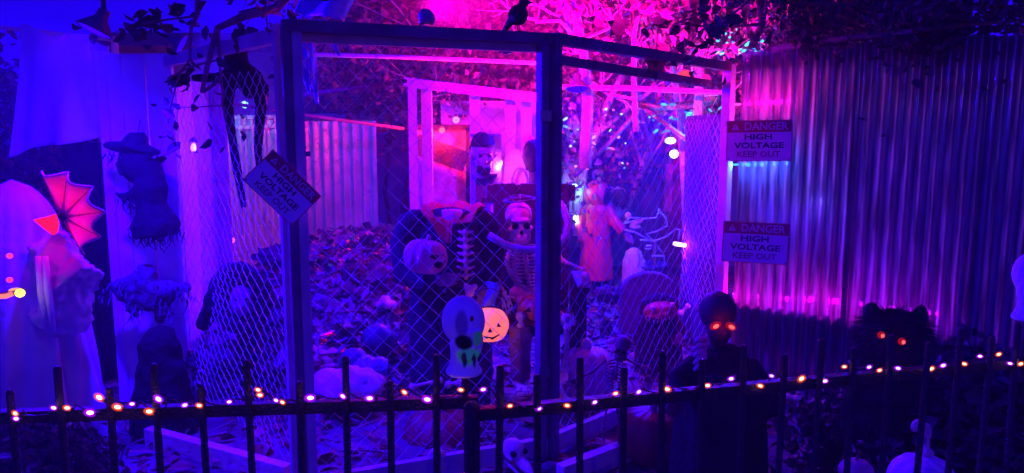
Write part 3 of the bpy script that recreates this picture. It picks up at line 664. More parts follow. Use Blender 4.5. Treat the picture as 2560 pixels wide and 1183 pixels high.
# ---- pumpkins
def pumpkin(name, label, c, Rr, m, squash=.85, nr=10, stem=True, face=None, yaw=0, roll=0, facem=VOID, cat='pumpkin', group='pumpkins and jack o lanterns', depth=.07, stemm=WOODD, nu=80):
    c = Vector(c); rot = Matrix.Rotation(yaw, 3, 'Z') @ Matrix.Rotation(roll, 3, 'Y')
    def fn(d):
        a = math.atan2(d.x, -d.y); s = math.sqrt(d.x * d.x + d.y * d.y)
        k = 1 - depth * s * abs(math.cos(a * nr / 2)) ** 3; k *= 1 - .22 * max(0, abs(d.z) - .75) ** 1 * 2.2
        return k
    t = thing(name, label, cat, c - Vector((0, 0, Rr * squash)), group)
    b = MB(); b.ell(c, (Rr, Rr, Rr * squash), nu, 30, rot, fn); bd = b.build('shell', m, t, smooth=True)
    if stem:
        s = MB(); base = Vector((0, 0, Rr * squash * .78)); pts = [c + rot @ (base + Vector((0, 0, z)) * Rr + Vector((x, 0, 0)) * Rr) for x, z in ((0, -.05), (.02, .15), (.07, .28))]
        s.tube(pts, [Rr * .15, Rr * .1, Rr * .12], 8); s.build('stem', stemm, t, smooth=True)
    def proj(u, v):
        # u, v in pumpkin radii across its front
        a = u; e = v; d = Vector((math.sin(a) * math.cos(e), -math.cos(a) * math.cos(e), math.sin(e))); k = fn(d) * 1.012
        return c + rot @ Vector((d.x * Rr * k, d.y * Rr * k, d.z * Rr * squash * k))
    for nm, poly in (face or []):
        f = MB(); n = len(poly); dense = []
        for i in range(n):
            (a0, b0), (a1, b1) = poly[i], poly[(i + 1) % n]
            for q_ in range(3): dense.append((a0 + (a1 - a0) * q_ / 3, b0 + (b1 - b0) * q_ / 3))
        cu_, cv_ = sum(p[0] for p in poly) / n, sum(p[1] for p in poly) / n; vs = [proj(cu_, cv_)]; fs = []
        rings = 3; nn = len(dense)
        for r_ in range(1, rings + 1):
            for (a0, b0) in dense: vs.append(proj(cu_ + (a0 - cu_) * r_ / rings, cv_ + (b0 - cv_) * r_ / rings))
        for i in range(nn): fs.append((0, 1 + i, 1 + (i + 1) % nn))
        for r_ in range(1, rings):
            for i in range(nn): a_, b_ = 1 + (r_ - 1) * nn, 1 + r_ * nn; fs.append((a_ + i, b_ + i, b_ + (i + 1) % nn, a_ + (i + 1) % nn))
        f._add(vs, fs); f.build(nm, facem, bd)
    return t
Yp = 4.05
GLOWP = mat('lit_orange_plastic', (.8, .25, .12), .4, .1, 6, .05, emit=(1, .15, .075), es=.72)
JACK = [('eye', [(-.75, .12), (-.35, .12), (-.5, .42)]), ('eye', [(.35, .2), (.75, .2), (.55, .5)]), ('nose', [(-.12, -.12), (.16, -.12), (.03, .16)])]
MOUTH = [('mouth', [(-.75, -.2), (-.5, -.42), (-.25, -.36), (-.05, -.5), (.1, -.44), (.25, -.54), (.42, -.36), (.75, -.22), (.6, -.42), (.42, -.5), (.25, -.64), (.1, -.56), (-.05, -.6), (-.25, -.48), (-.5, -.55)])]
SMILE = [('eye', [(-.62, .1), (-.32, .1), (-.48, .34)]), ('eye', [(.32, .12), (.58, .1), (.42, .36)]), ('nose', [(-.14, -.14), (.12, -.14), (-.02, .12)]),
         ('mouth', [(-.42, -.32), (-.22, -.45), (-.05, -.4), (.12, -.52), (.3, -.4), (.52, -.26), (.5, -.38), (.3, -.5), (.12, -.64), (-.05, -.5), (-.22, -.54)])]
gp = pumpkin('pumpkin_lantern', 'glowing orange plastic jack o lantern just right of the white foam head', at(1222, 812, Yp), .108, GLOWP, .93, 14, False, SMILE, yaw=R(6), depth=.015)
hb = MB(); c_ = at(1222, 812, Yp); hb.tube([c_ + Vector((.1 * math.cos(a), 0, .08 + .12 * math.sin(a))) for a in [math.pi * k / 10 for k in range(11)]], .004, 6); hb.build('handle', IRON, gp)
pumpkin('jack_o_lantern', 'pale violet jack o lantern tucked under the arm of the headless figure', at(1064, 642, 4.22), .125, mat('violet_pumpkin_skin', (.55, .16, .3), .5, .3, 7, .3), .86, 12, True,
        [('eye', [(.1, .18), (.42, .06), (.62, .28), (.45, .34), (.22, .32)]), ('eye', [(.75, .3), (1.0, .2), (1.05, .45)]), ('mouth', [(.3, -.12), (.55, -.02), (.85, -.05), (1.15, .0), (1.0, -.3), (.75, -.42), (.5, -.36)])], yaw=R(8), roll=R(8), stemm=PUMPW)
pumpkin('jack_o_lantern', 'dark orange pumpkin in the lap of the seated skeleton', P(1345, 775, -.3), .12, PUMP, .85, 10, True, JACK + MOUTH)
pumpkin('jack_o_lantern', 'big orange pumpkin on the ground in front of the small doll', pz(1642, 1125, .12) + Vector((0, .12, .02)), .17, PUMPD, .9, 10, True)
pumpkin('jack_o_lantern', 'big orange pumpkin on the ground below the white foam head', at(1105, 1100, 3.95), .22, PUMPD, .86, 12, True)
pumpkin('white_pumpkin', 'white pumpkin with glowing cuts at the bottom right corner', at(2305, 1205, 2.35), .105, mat('white_gourd', (.7, .7, .72), .5, .15, 9, .2), .9, 10, False, [('eye', [(-.25, .1), (.0, .05), (-.1, .3), (-.22, .28)]), ('eye', [(.15, .1), (.4, .1), (.3, .2)])], facem=emat('candle_glow', (1, .55, .3), 2.2), depth=.04)
# gnarled pale stump standing on that pumpkin
m = MB(); c_ = at(2308, 1120, 2.35)
m.ell(at(2292, 1064, 2.35), (.017, .015, .024), rot=Matrix.Rotation(.5, 3, 'Y')); m.ell(at(2318, 1080, 2.36), (.014, .014, .03)); m.ell(at(2305, 1100, 2.34), (.015, .013, .017), rot=Matrix.Rotation(-.5, 3, 'Y')); m.ell(at(2322, 1132, 2.35), (.018, .015, .012))
m.tube([at(2318, 1150, 2.36), at(2316, 1120, 2.36), at(2318, 1085, 2.36), at(2306, 1060, 2.36)], [.014, .010, .009, .012], 8)
o = fuse(m.build('skeleton_bird', BONE), .004, 3); tag(o, 'little pale bone bird perched on the white pumpkin at bottom right', 'figurine')
for (px, py, dy, lab, rr) in ((2140, 1178, 2.4, 'small pale gourd in the dark left of the white pumpkin', .055),):
    pumpkin('gourd', lab, at(px, py, dy), rr, PUMPW, .8, 8, True, cat='gourd', group=None)
pumpkin('white_pumpkin', 'pale pinkish tall pumpkin with a round knob behind the small dark skeleton', at(1468, 935, 4.35), .16, PUMPW, 1.15, 10, False, depth=.05)
o = MB().ell(at(1466, 862, 4.35), (.035, .035, .04)).build('bone_ball', BONE, smooth=True); tag(o, 'round bone knob resting on the pale tall pumpkin', 'bone')

# ---- headless figure in a long coat
Yh = 4.5; H = lambda px, py, dy=0: at(px, py, Yh + dy)
hf = thing('headless_figure', 'headless coated figure with flared collar holding a pumpkin under its arm', 'figure', (H(1130, 900).x, Yh, 0))
cx = H(1125, 700).x
m = MB()
m.ell((cx, Yh + .02, .95), (.25, .13, .2)); m.ell((cx, Yh + .02, .75), (.24, .14, .3)); m.ell((cx, Yh + .03, .45), (.26, .16, .45)); m.ell((cx, Yh + .03, .15), (.26, .17, .2))
m.tube([H(1030, 545), H(1005, 610, -.02), H(1010, 690, -.12), H(1075, 720, -.25)], [.075, .075, .065, .05], 12)
m.tube([H(1210, 545), H(1232, 620, -.04), H(1228, 690, -.1), H(1205, 715, -.18)], [.075, .07, .06, .045], 12)
m.ell(H(1040, 548), (.08, .08, .06)); m.ell(H(1205, 548), (.08, .08, .06))
COAT = mat('dark_blue_coat', (.012, .011, .02), .85, .4, 9, .6)
o = fuse(m.build('coat', COAT, hf), .014, 3)
LINE = mat('rust_lining', (.4, .1, .05), .8, .35, 10, .5)
cc = H(1130, 540, -.02)
def colf(u, v):
    a = u * 2 * math.pi; r = .075 + .085 * v * (1 + .12 * math.sin(5 * a)) ; front = max(0, math.cos(a)) ** 3
    return cc + Vector((1.15 * r * math.sin(a), -r * math.cos(a) * .8, -.01 + .075 * v * (1 - .9 * front) - .14 * front * v + .01 * math.sin(7 * a)))
m = MB(); m.grid(colf, 48, 6); o = solid(m.build('collar', LINE, hf, smooth=True), .006)
m = MB(); m.lathe([(.06, -.05), (.066, .0), (.06, .035), (.035, .04)], 18, cc, lambda an, z: 1 + .04 * math.sin(an * 6)); m.build('neck_stump', mat('pale_ruff', (.6, .55, .62), .8, .2, 10, .4), hf, smooth=True)
m = MB()
for k in range(7):
    p = H(1163, 580 + k * 18, -.205); m.tube([p + Vector((x, .05 * abs(x) / .05 - .0, -.008 * math.cos(x * 30))) for x in (-.055, -.03, 0, .03, .055)], [.005, .009, .011, .009, .005], 6)
m.tube([H(1163, 572, -.19), H(1165, 700, -.18)], .012, 6); fuse(m.build('rib_front', mat('rust_bone', (.75, .4, .36), .7, .3, 12, .4), hf), .006, 1)
m = MB(); m.poly([H(1130, 560, -.17), H(1192, 555, -.17), H(1205, 715, -.15), H(1125, 720, -.15)], (0, .02, 0)); m.build('shirt_front', mat('maroon_shirt', (.05, .015, .02), .85, .4, 9, .5), hf)
m = MB(); hand(m, H(1205, 712, -.22), (.1, -.3, -1), 1, 1.1, .008); fuse(m.build('hand', SKIN, hf), .006, 2)
m = MB(); hand(m, H(1085, 705, -.3), (1, -.2, .2), 1, 1.1, .008); fuse(m.build('hand', SKIN, hf), .006, 2)
for s in (-1, 1):
    m = MB(); m.ell((cx + s * .09, Yh - .06, .045), (.05, .12, .045)); m.build('shoe', BLACK, hf, smooth=True)
for zz in (.82, .68, .54): MB().ell((cx - .02, Yh - .155, zz), (.012, .006, .012), 8, 6).build('button', STEEL, hf)
# blue ribbon and pink rag near that figure's hand
m = MB(); m.grid(lambda u, v: H(1213 + 30 * u + 6 * math.sin(v * 5), 705 + 60 * v, -.42) + Vector((0, .02 * math.sin(u * 6 + v * 4), 0)), 8, 12); o = solid(m.build('ribbon', mat('blue_ribbon', (.15, .2, .7), .5, .1, 8, .2)), .003); tag(o, 'blue ribbon hanging above the glowing plastic jack o lantern', 'ribbon')
m = MB(); m.ell(H(1174, 728, -.35), (.028, .02, .036)); m.ell(H(1164, 716, -.35), (.014, .012, .02)); m.ell(H(1187, 717, -.35), (.016, .012, .018)); o = fuse(m.build('rubber_hand', mat('pink_rubber', (.75, .35, .4), .5, .15, 9, .2)), .005, 3); tag(o, 'small pink rubber paw behind the top of the white foam head', 'prop')
# hose slung across the skeleton
m = MB(); m.tube([H(1222, 588, -.12), H(1262, 612, -.14), H(1310, 625, -.16), H(1350, 625, -.14), H(1392, 618, -.1), H(1415, 590, -.05), H(1420, 555, 0), H(1408, 520, .05), H(1392, 500, .1)], .022, 10); o = m.build('rubber_hose', PLAST, smooth=True); tag(o, 'thick purple hose slung across the chest of the seated skeleton', 'hose')

# ---- painted foam heads on pickets
def foam_head(label, base, s, yaw, paint=True, seed=1):
    t = thing('foam_head', label, 'mannequin head', base, 'white foam heads on the fence'); M = frame(base, yaw, 0, 0, s)
    FOAM = mat('white_foam' + str(seed), (.78, .78, .78), .75, .05, 30, .25, bscale=140,
        patches=[((-.004, -.05, .145), (.017, .06, .034), (.3, .3, .33), .012), ((.012, -.06, .058), (.034, .07, .03), (.02, .17, .2), .014), ((.002, -.06, .05), (.008, .07, .026), (.015, .06, .06), .008), ((.026, -.06, .045), (.006, .07, .026), (.015, .06, .06), .008), ((.036, -.05, .109), (.0125, .07, .019), (.02, .105, .13), .006), ((.001, -.06, .1), (.024, .07, .019), (.006, .006, .008), .008), ((.022, -.06, .158), (.005, .06, .007), (.25, .03, .02), .003)] if paint else None, glow=.16 if paint else 0)
    m = MB(M)
    m.lathe([(.075, 0), (.078, .012), (.066, .03), (.056, .06), (.055, .1), (.06, .13)], 32, (0, .01, 0))
    m.ell((0, .012, .225), (.088, .105, .105), 32, 22); m.ell((0, -.03, .15), (.066, .075, .085), 28, 18); m.ell((0, -.062, .105), (.04, .04, .03)); m.ell((0, -.105, .155), (.014, .02, .028)); m.ell((0, -.09, .118), (.026, .02, .011))
    m.ell((0, -.085, .2), (.05, .02, .014))
    fuse(m.build('head', FOAM, t), .006 * s, 5)
    return t
b = at(1162, 935, 1.93); fh = foam_head('white foam head with painted dark skull features in front of the glowing jack o lantern', b, .62, R(24))
MB().tube([(b.x, b.y + .006, .9), (b.x, b.y + .006, b.z + .01)], .009, 8).build('stake', IRON, fh)
b2 = at(2572, 800, 2.27); fh2 = foam_head('plain white foam head cut off by the right edge', b2, .62, R(-30), False, 2)
MB().tube([(b2.x, b2.y + .01, .85), (b2.x, b2.y + .01, b2.z + .01)], .009, 8).build('stake', IRON, fh2)

# ---- red-eyed alien
Ya = 3.15; A = lambda px, py, dy=0: at(px, py, Ya + dy)
al = thing('alien_figure', 'brown alien figure with slanted glowing red eyes at the corrugated wall', 'figure', (A(1800, 1100).x, Ya, 0))
ALSK = mat('brown_latex', (.11, .045, .05), .6, .35, 12, .4)
m = MB(); c_ = A(1797, 792); m.ell(c_ + Vector((0, .02, .02)), (.078, .085, .085), 24, 16); m.ell(c_ + Vector((0, -.01, -.05)), (.052, .06, .07), 20, 14); m.ell(c_ + Vector((0, -.02, -.1)), (.028, .035, .03)); m.tube([c_ + Vector((0, .01, -.08)), c_ + Vector((0, .03, -.2))], [.03, .038], 10)
fuse(m.build('head', ALSK, al), .007, 4)
for s, px, py in ((-1, 1789, 815), (1, 1828, 817)):
    e_ = A(px, py, -.065); MB().ell(e_, (.0165, .012, .010), 16, 10, Matrix.Rotation(-s * R(-28), 3, 'Y')).build('eye', emat('red_eye', (1, .06, .06), 1.7), al, smooth=True)
    MB().ell(e_ + Vector((0, .003, 0)), (.025, .012, .016), 16, 10, Matrix.Rotation(-s * R(-28), 3, 'Y')).build('eye_rim', emat('red_eye_rim', (.9, .01, .03), .22), al, smooth=True)
lamp('eye_light', 'POINT', A(1808, 818, -.11), .035, (1, .02, .03), al, radius=.01)
m = MB(); b_ = Vector((A(1810, 900).x, Ya + .03, 0)); m.ell(b_ + Vector((0, 0, .58)), (.13, .09, .13)); m.lathe([(.2, .0), (.2, .2), (.18, .45), (.14, .6)], 24, b_, lambda an, z: 1 + .07 * math.sin(an * 7))
m.tube([b_ + Vector((-.1, 0, .62)), b_ + Vector((-.2, -.04, .56)), b_ + Vector((-.2, -.12, .5))], [.05, .045, .035], 10); m.tube([b_ + Vector((.1, 0, .62)), b_ + Vector((.19, -.03, .5)), b_ + Vector((.2, -.1, .42))], [.05, .045, .035], 10)
fuse(m.build('robe', mat('dark_robe', (.018, .011, .016), .9, .4, 8, .6), al), .012, 2)
m = MB()
for k in range(5):
    a = A(1762, 850 + 10 * k, -.02); m.tube([a, a + Vector((-.03, -.02, .01 - .012 * k)), a + Vector((-.05, -.02, -.01 - .012 * k))], [.014, .012, .006], 8)
m.build('ruffled_collar', mat('violet_ruffle', (.4, .3, .4), .85, .3, 9, .5), al, smooth=True)
m = MB(); hand(m, b_ + Vector((.2, -.1, .42)), (.2, -.6, -.4), 1, .9, .007); fuse(m.build('hand', ALSK, al), .006, 1)
m = MB(); hand(m, b_ + Vector((-.2, -.12, .5)), (-.4, -.6, -.2), 1, .9, .007); fuse(m.build('hand', ALSK, al), .006, 1)
# ---- furry red-eyed creature
Yf = 2.85; Fp = lambda px, py, dy=0: at(px, py, Yf + dy)
fc = thing('furry_creature', 'black shaggy creature with two round glowing red eyes at the right', 'figure', (Fp(2235, 1100).x, Yf, 0))
m = MB(); c_ = Fp(2232, 848, .05); m.ell(c_, (.125, .12, .12), 24, 16); m.ell(c_ + Vector((0, -.08, -.05)), (.07, .06, .05)); m.ell(c_ + Vector((0, .03, -.3)), (.17, .13, .27)); m.ell(c_ + Vector((-.09, 0, .1)), (.035, .03, .05)); m.ell(c_ + Vector((.1, 0, .09)), (.03, .03, .05)); m.ell(c_ + Vector((0, .03, -.6)), (.16, .13, .25))
fuse(m.build('body', HAIR, fc), .012, 3)
m = MB(); random.seed(4)
for i in range(2600):
    d = Vector((random.gauss(0, 1), random.gauss(-.3, 1), random.gauss(.2, 1))).normalized()
    if random.random() < .6: p = c_ + Vector((d.x * .122, d.y * .118, d.z * .118))
    else: p = c_ + Vector((0, .03, -.3)) + Vector((d.x * .165, d.y * .127, d.z * .26))
    if d.y < -.5 and abs(d.x) < .6 and -.3 < d.z < .3 and p.z > c_.z - .06: continue
    q_ = p + (d + Vector((random.gauss(0, .4), random.gauss(0, .4), -.5))).normalized() * random.uniform(.03, .07); s_ = d.orthogonal().normalized() * .0022
    m._add([p - s_, p + s_, q_], [(0, 1, 2)])
stuff(m.build('fur', HAIR, fc))
for px, py in ((2205, 839), (2257, 855)):
    e_ = Fp(px, py, -.1); MB().ell(e_, .0088, 12, 8).build('eye', emat('red_eye', (1, .06, .06), 2.5), fc, smooth=True); MB().ell(e_ + Vector((0, .006, 0)), .0135, 12, 8).build('eye_rim', emat('red_eye_rim', (.9, .01, .03), .3), fc, smooth=True)

lamp('eye_light', 'POINT', Fp(2231, 850, -.15), .03, (1, .02, .03), fc, radius=.01)
# ---- ghoul doll, small skeleton, tombstone, bones
Yd = 5.0; D = lambda px, py, dy=0: at(px, py, Yd + dy)
gd = thing('ghoul_doll', 'small ghoul doll with bulging eyes and toothy grin behind the chain link door', 'doll', (D(1650, 925).x, Yd, 0))
GH = mat('orange_latex', (.36, .12, .07), .6, .4, 20, .5)
m = MB(); c_ = D(1650, 778); m.ell(c_, (.115, .09, .08), 24, 16); m.ell(c_ + Vector((-.02, -.05, -.035)), (.085, .05, .04)); m.ell(c_ + Vector((0.02, -.06, .03)), (.05, .04, .03)); m.ell(c_ + Vector((.012, -.1, .002)), (.02, .02, .016))
fuse(m.build('head', GH, gd), .008, 3)
m = MB(); m.ell(c_ + Vector((0, .04, .02)), (.13, .09, .09), 24, 14, fn=lambda d: 1 + .12 * noise.noise(d * 6)); m.build('hood', BLACK, gd, smooth=True)
for px, py in ((1632, 770), (1681, 762)):
    e_ = D(px, py, -.085); MB().ell(e_, .017, 12, 8).build('eye', mat('eyeball', (.7, .5, .55), .2, .1, 5, 0, spec=.6), gd, smooth=True); MB().ell(e_ + Vector((.002, -.012, 0)), .007, 8, 6).build('pupil', VOID, gd)
m = MB(); mo_ = [D(1606, 790, -.1), D(1630, 806, -.115), D(1655, 812, -.115), D(1685, 800, -.1), D(1650, 800, -.125)]; m.poly(mo_, (0, .015, 0)); m.build('mouth', VOID, gd)
m = MB()
for k in range(7): p = D(1614 + k * 10, 795 + 9 * math.sin(k / 6 * math.pi), -.12); m.tube([p + Vector((0, 0, .008)), p + Vector((0, 0, -.012))], [.006, .002], 6)
m.build('teeth', BONE, gd)
m = MB(); b_ = Vector((D(1648, 870).x, Yd + .02, 0)); m.lathe([(.16, 0), (.15, .15), (.12, .3), (.1, .42), (.05, .46)], 24, b_, lambda an, z: 1 + .06 * math.sin(an * 6 + z * 4)); m.tube([b_ + Vector((-.1, 0, .36)), b_ + Vector((-.15, -.05, .24)), D(1607, 905, -.1)], [.04, .035, .025], 8); m.tube([b_ + Vector((.1, 0, .36)), b_ + Vector((.13, -.06, .3)), D(1692, 870, -.12)], [.04, .035, .025], 8)
fuse(m.build('cloak', DKCLOTH, gd), .01, 2)
for px, py, dx in ((1607, 908, .0), (1694, 868, .1)):
    m = MB(); hand(m, D(px, py, -.11), (dx, -.2, -1 if dx == 0 else 1), 1, .75, .006); fuse(m.build('hand', SKIN, gd), .005, 1)
m = MB(); m.lathe([(.125, .12), (.128, .15), (.124, .17)], 24, b_ + Vector((0, 0, .02))); m.build('belt', mat('blue_ribbon', (.15, .2, .7)), gd, smooth=True)
# small dark skeleton
Yk = 3.75; K = lambda px, py, dy=0: at(px, py, Yk + dy)
ks = thing('small_skeleton', 'small dark skeleton doll with outspread arms behind the picket rail', 'skeleton', (K(1545, 1100).x, Yk, 0))
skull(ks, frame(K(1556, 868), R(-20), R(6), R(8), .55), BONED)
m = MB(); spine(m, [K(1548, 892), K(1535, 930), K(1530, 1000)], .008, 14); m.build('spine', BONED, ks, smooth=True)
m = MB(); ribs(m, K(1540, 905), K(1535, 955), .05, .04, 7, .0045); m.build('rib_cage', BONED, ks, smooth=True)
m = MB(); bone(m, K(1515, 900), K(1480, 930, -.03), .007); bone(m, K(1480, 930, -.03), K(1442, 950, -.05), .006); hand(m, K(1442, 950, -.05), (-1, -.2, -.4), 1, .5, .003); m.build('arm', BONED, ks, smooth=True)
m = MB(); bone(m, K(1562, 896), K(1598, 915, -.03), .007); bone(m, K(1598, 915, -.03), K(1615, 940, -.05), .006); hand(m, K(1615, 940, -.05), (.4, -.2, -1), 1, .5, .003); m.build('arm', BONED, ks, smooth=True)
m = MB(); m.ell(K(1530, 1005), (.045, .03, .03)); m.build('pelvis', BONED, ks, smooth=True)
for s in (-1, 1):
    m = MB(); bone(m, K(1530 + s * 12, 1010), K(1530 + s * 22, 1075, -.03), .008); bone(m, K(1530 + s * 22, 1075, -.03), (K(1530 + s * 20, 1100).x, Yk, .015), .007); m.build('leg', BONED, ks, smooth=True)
# rounded tombstone
Yt = 5.7; c_ = at(1625, 700, Yt); t = thing('tombstone', 'rounded blue lit tombstone behind the ghoul doll', 'tombstone', (c_.x, Yt, 0))
zt = at(1625, 682, Yt).z; wd = .22; pts = [(c_.x - wd, Yt, 0)] + [(c_.x + wd * -math.cos(a), Yt, zt - wd * .7 + wd * .7 * math.sin(a)) for a in [math.pi * k / 16 for k in range(17)]] + [(c_.x + wd, Yt, 0)]
o = MB().poly(pts, (0, .08, 0)).build('slab', STONE, t); bv = o.modifiers.new('bevel', 'BEVEL'); bv.width = .01; MB().box((c_.x, Yt + .02, .04), (.5, .18, .06)).build('plinth', STONE, t)
def bone_prop(label, a, b, r, m=BONE):
    mb = MB(); a, b = Vector(a), Vector(b); bone(mb, a, b, r); x = (b - a).cross(Vector((0, 0, 1))).normalized() * r
    for p in (a, b):
        for s in (-1, 1): mb.ell(p + x * s * .9, r * 1.5, 10, 8)
    o = fuse(mb.build('loose_bone', m), r * .35, 2); return tag(o, label, 'bone', 'loose bones')
CYB = mat('pale_plastic_bone', (.75, .85, .8), .4, .1, 8, .1)
bone_prop('bright pale bone leaning beside the ghoul doll', at(1702, 782, 5.3), at(1720, 765, 5.3), .012, CYB)
bone_prop('pale bone lying beyond the picket rail left of the foam head stake', at(1030, 968, 4.2), at(1100, 950, 4.25), .012)
bone_prop('pale bone lying beyond the picket rail right of the foam head stake', at(1120, 962, 4.3), at(1150, 955, 4.3), .014)
bone_prop('curved pale stick lying across the foot of the leaf heap', at(770, 850, 4.6), at(870, 815, 4.8), .01)
# animal skull and bones on the ground
an = thing('animal_skull', 'pale long snouted animal skull on the ground right of the fence joint', 'skull', pz(1300, 1150, 0))
M_ = frame(pz(1290, 1140, .07), R(35), R(18), 0, 1.0); m = MB(M_); m.ell((0, .03, .02), (.055, .06, .045)); m.ell((0, -.06, 0), (.03, .08, .025)); m.ell((0, -.12, -.005), (.02, .035, .016))
for s in (-1, 1): m.ell((s * .045, 0, .01), (.014, .04, .012))
o = fuse(m.build('cranium', BONE, an), .006, 3)
for s in (-1, 1): MB(M_).ell((s * .032, -.015, .03), (.016, .018, .013)).build('eye_socket', VOID, o)
m = MB(M_); m.tube([(-.04, .03, -.04), (-.02, -.08, -.045), (0, -.14, -.04), (.02, -.08, -.045), (.04, .03, -.04)], .008, 6); m.build('jaw', BONE, o, smooth=True)
m = MB(); c_ = pz(1100, 1160, .05); m.ell(c_, (.06, .05, .05)); m.ell(c_ + Vector((-.015, -.02, .055)), (.04, .035, .035)); o = fuse(m.build('bone_lump', BONE), .008, 2); crumple(o, .02, .03); tag(o, 'knobbly pale bone lump on the ground near the orange pumpkin', 'bone')
for i, (px, py, lab) in enumerate(((1375, 1172, 'small pale stone at the foot of the middle gate post'), (980, 1195, 'round pale stone at the bottom edge left of the fence joint'))):
    o = MB().ell(pz(px, py, .03), (.045, .04, .035), 16, 10, fn=lambda d: 1 + .15 * noise.noise(d * 2)).build('stone', STONE, smooth=True); tag(o, lab, 'stone')

# ---- red raincoat figure and what it reaches for
Yr = 7.6; Q = lambda px, py, dy=0: at(px, py, Yr + dy)
rc = thing('raincoat_figure', 'child sized figure in a hooded red raincoat seen from the side', 'figure', (Q(1490, 720).x, Yr, 0))
COATR = mat('red_raincoat', (.62, .03, .07), .45, .2, 5, .25)
x0 = Q(1490, 600).x; m = MB()
m.lathe([(.17, .12), (.165, .3), (.14, .55), (.12, .72), (.13, .82), (.07, .92)], 28, (x0, Yr, 0), lambda an, z: 1 + .05 * math.sin(an * 5 + 1) * (1 - z))
m.ell((x0 + .0, Yr, .82), (.13, .1, .09)); m.tube([(x0 + .09, Yr - .02, .84), Q(1530, 545, -.05), Q(1558, 580, -.1)], [.07, .06, .05], 12); m.tube([(x0 - .1, Yr, .83), (x0 - .15, Yr - .02, .65), (x0 - .13, Yr - .06, .5)], [.06, .055, .045], 12)
fuse(m.build('coat', COATR, rc), .014, 3)
hc = Q(1492, 487); m = MB(); m.ell(hc, (.13, .13, .15), 24, 16); m.ell(hc + Vector((.02, .02, -.08)), (.12, .11, .09)); fuse(m.build('hood', COATR, rc), .012, 3)
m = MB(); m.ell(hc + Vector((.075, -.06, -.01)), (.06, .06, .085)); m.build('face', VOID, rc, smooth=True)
m = MB(); hand(m, Q(1558, 582, -.1), (.6, -.3, -.6), 1, 1.1, .009); fuse(m.build('hand', SKIN, rc), .008, 1)
MB().ell(Q(1478, 588, -.15), (.016, .008, .016), 10, 6).build('button', BLACK, rc)
for s in (-1, 1):
    m = MB(); m.lathe([(.05, 0.0), (.052, .08), (.05, .16)], 14, (x0 + s * .07, Yr, 0)); m.ell((x0 + s * .07, Yr - .05, .03), (.05, .09, .035)); fuse(m.build('boot', BLACK, rc), .012, 1)
# hunched small ghost next to the raincoat
m = MB(); b_ = Vector((Q(1572, 650).x, Yr - .3, 0)); m.lathe([(.11, .05), (.105, .2), (.1, .34), (.075, .44), (.03, .48)], 22, b_, lambda an, z: 1 + .09 * math.sin(an * 6)); m.tube([b_ + Vector((.06, 0, .36)), b_ + Vector((.1, -.06, .2)), b_ + Vector((.1, -.1, .06))], [.05, .04, .03], 8)
o = fuse(m.build('small_ghost', mat('lilac_cloth', (.5, .42, .5), .85, .2, 8, .4)), .014, 2); tag(o, 'small hunched lilac ghost beside the hand of the raincoat figure', 'ghost')
# dark drum under the tangle
m = MB(); b_ = at(1620, 690, 7.4); m.lathe([(.2, 0), (.2, .02), (.19, .03), (.19, .28), (.2, .29), (.2, .31)], 24, (b_.x, 7.4, 0)); o = m.build('dark_drum', mat('navy_drum', (.04, .04, .09), .5, .3, 6, .2), smooth=False); tag(o, 'squat dark drum below the tangle of pale twigs', 'drum')
# tangle of pale twigs
TW = mat('pale_blue_twig', (.3, .6, .65), .5, .15, 10, .2)
tw = thing('twig_tangle', 'tangle of pale blue lit twigs and wire standing right of the raincoat figure', 'branches', (at(1630, 690, 7.3).x, 7.3, .3)); T = lambda px, py, dy=0: at(px, py, 7.3 + dy)
for ch_ in ([(1560, 560), (1600, 548), (1640, 545), (1650, 525), (1645, 522)], [(1645, 525), (1665, 545), (1668, 565), (1640, 580), (1615, 585), (1640, 610), (1655, 632)], [(1600, 600), (1640, 602), (1670, 590), (1690, 572), (1700, 575), (1695, 598)], [(1562, 575), (1585, 580), (1605, 590), (1630, 605)], [(1560, 560), (1575, 545), (1600, 545)], [(1714, 498), (1712, 560), (1713, 610), (1718, 658)], [(1615, 615), (1630, 614), (1628, 622), (1612, 622)], [(1630, 640), (1660, 640), (1662, 660), (1640, 678), (1610, 678)]):
    m = MB(); n_ = len(ch_); m.tube([T(x, y, random.uniform(-.08, .08)) for x, y in ch_], [.011 - .005 * i / n_ for i in range(n_)], 6); m.build('twig', TW, tw, smooth=True)
m = MB(); m.tube([T(1640, 700), T(1635, 640), T(1640, 600)], [.02, .016, .012], 6); m.build('stem', BARK, tw, smooth=True)
m = MB(); m.ell(T(1592, 555), (.07, .05, .03), rot=Matrix.Rotation(-.4, 3, 'Y')); m.ell(T(1588, 568), (.06, .04, .02)); m.ell(T(1570, 540), (.035, .03, .04)); o = fuse(m.build('rag_bird', PUMPW), .01, 2); tag(o, 'pale rag bird caught in the top of the twig tangle', 'prop')
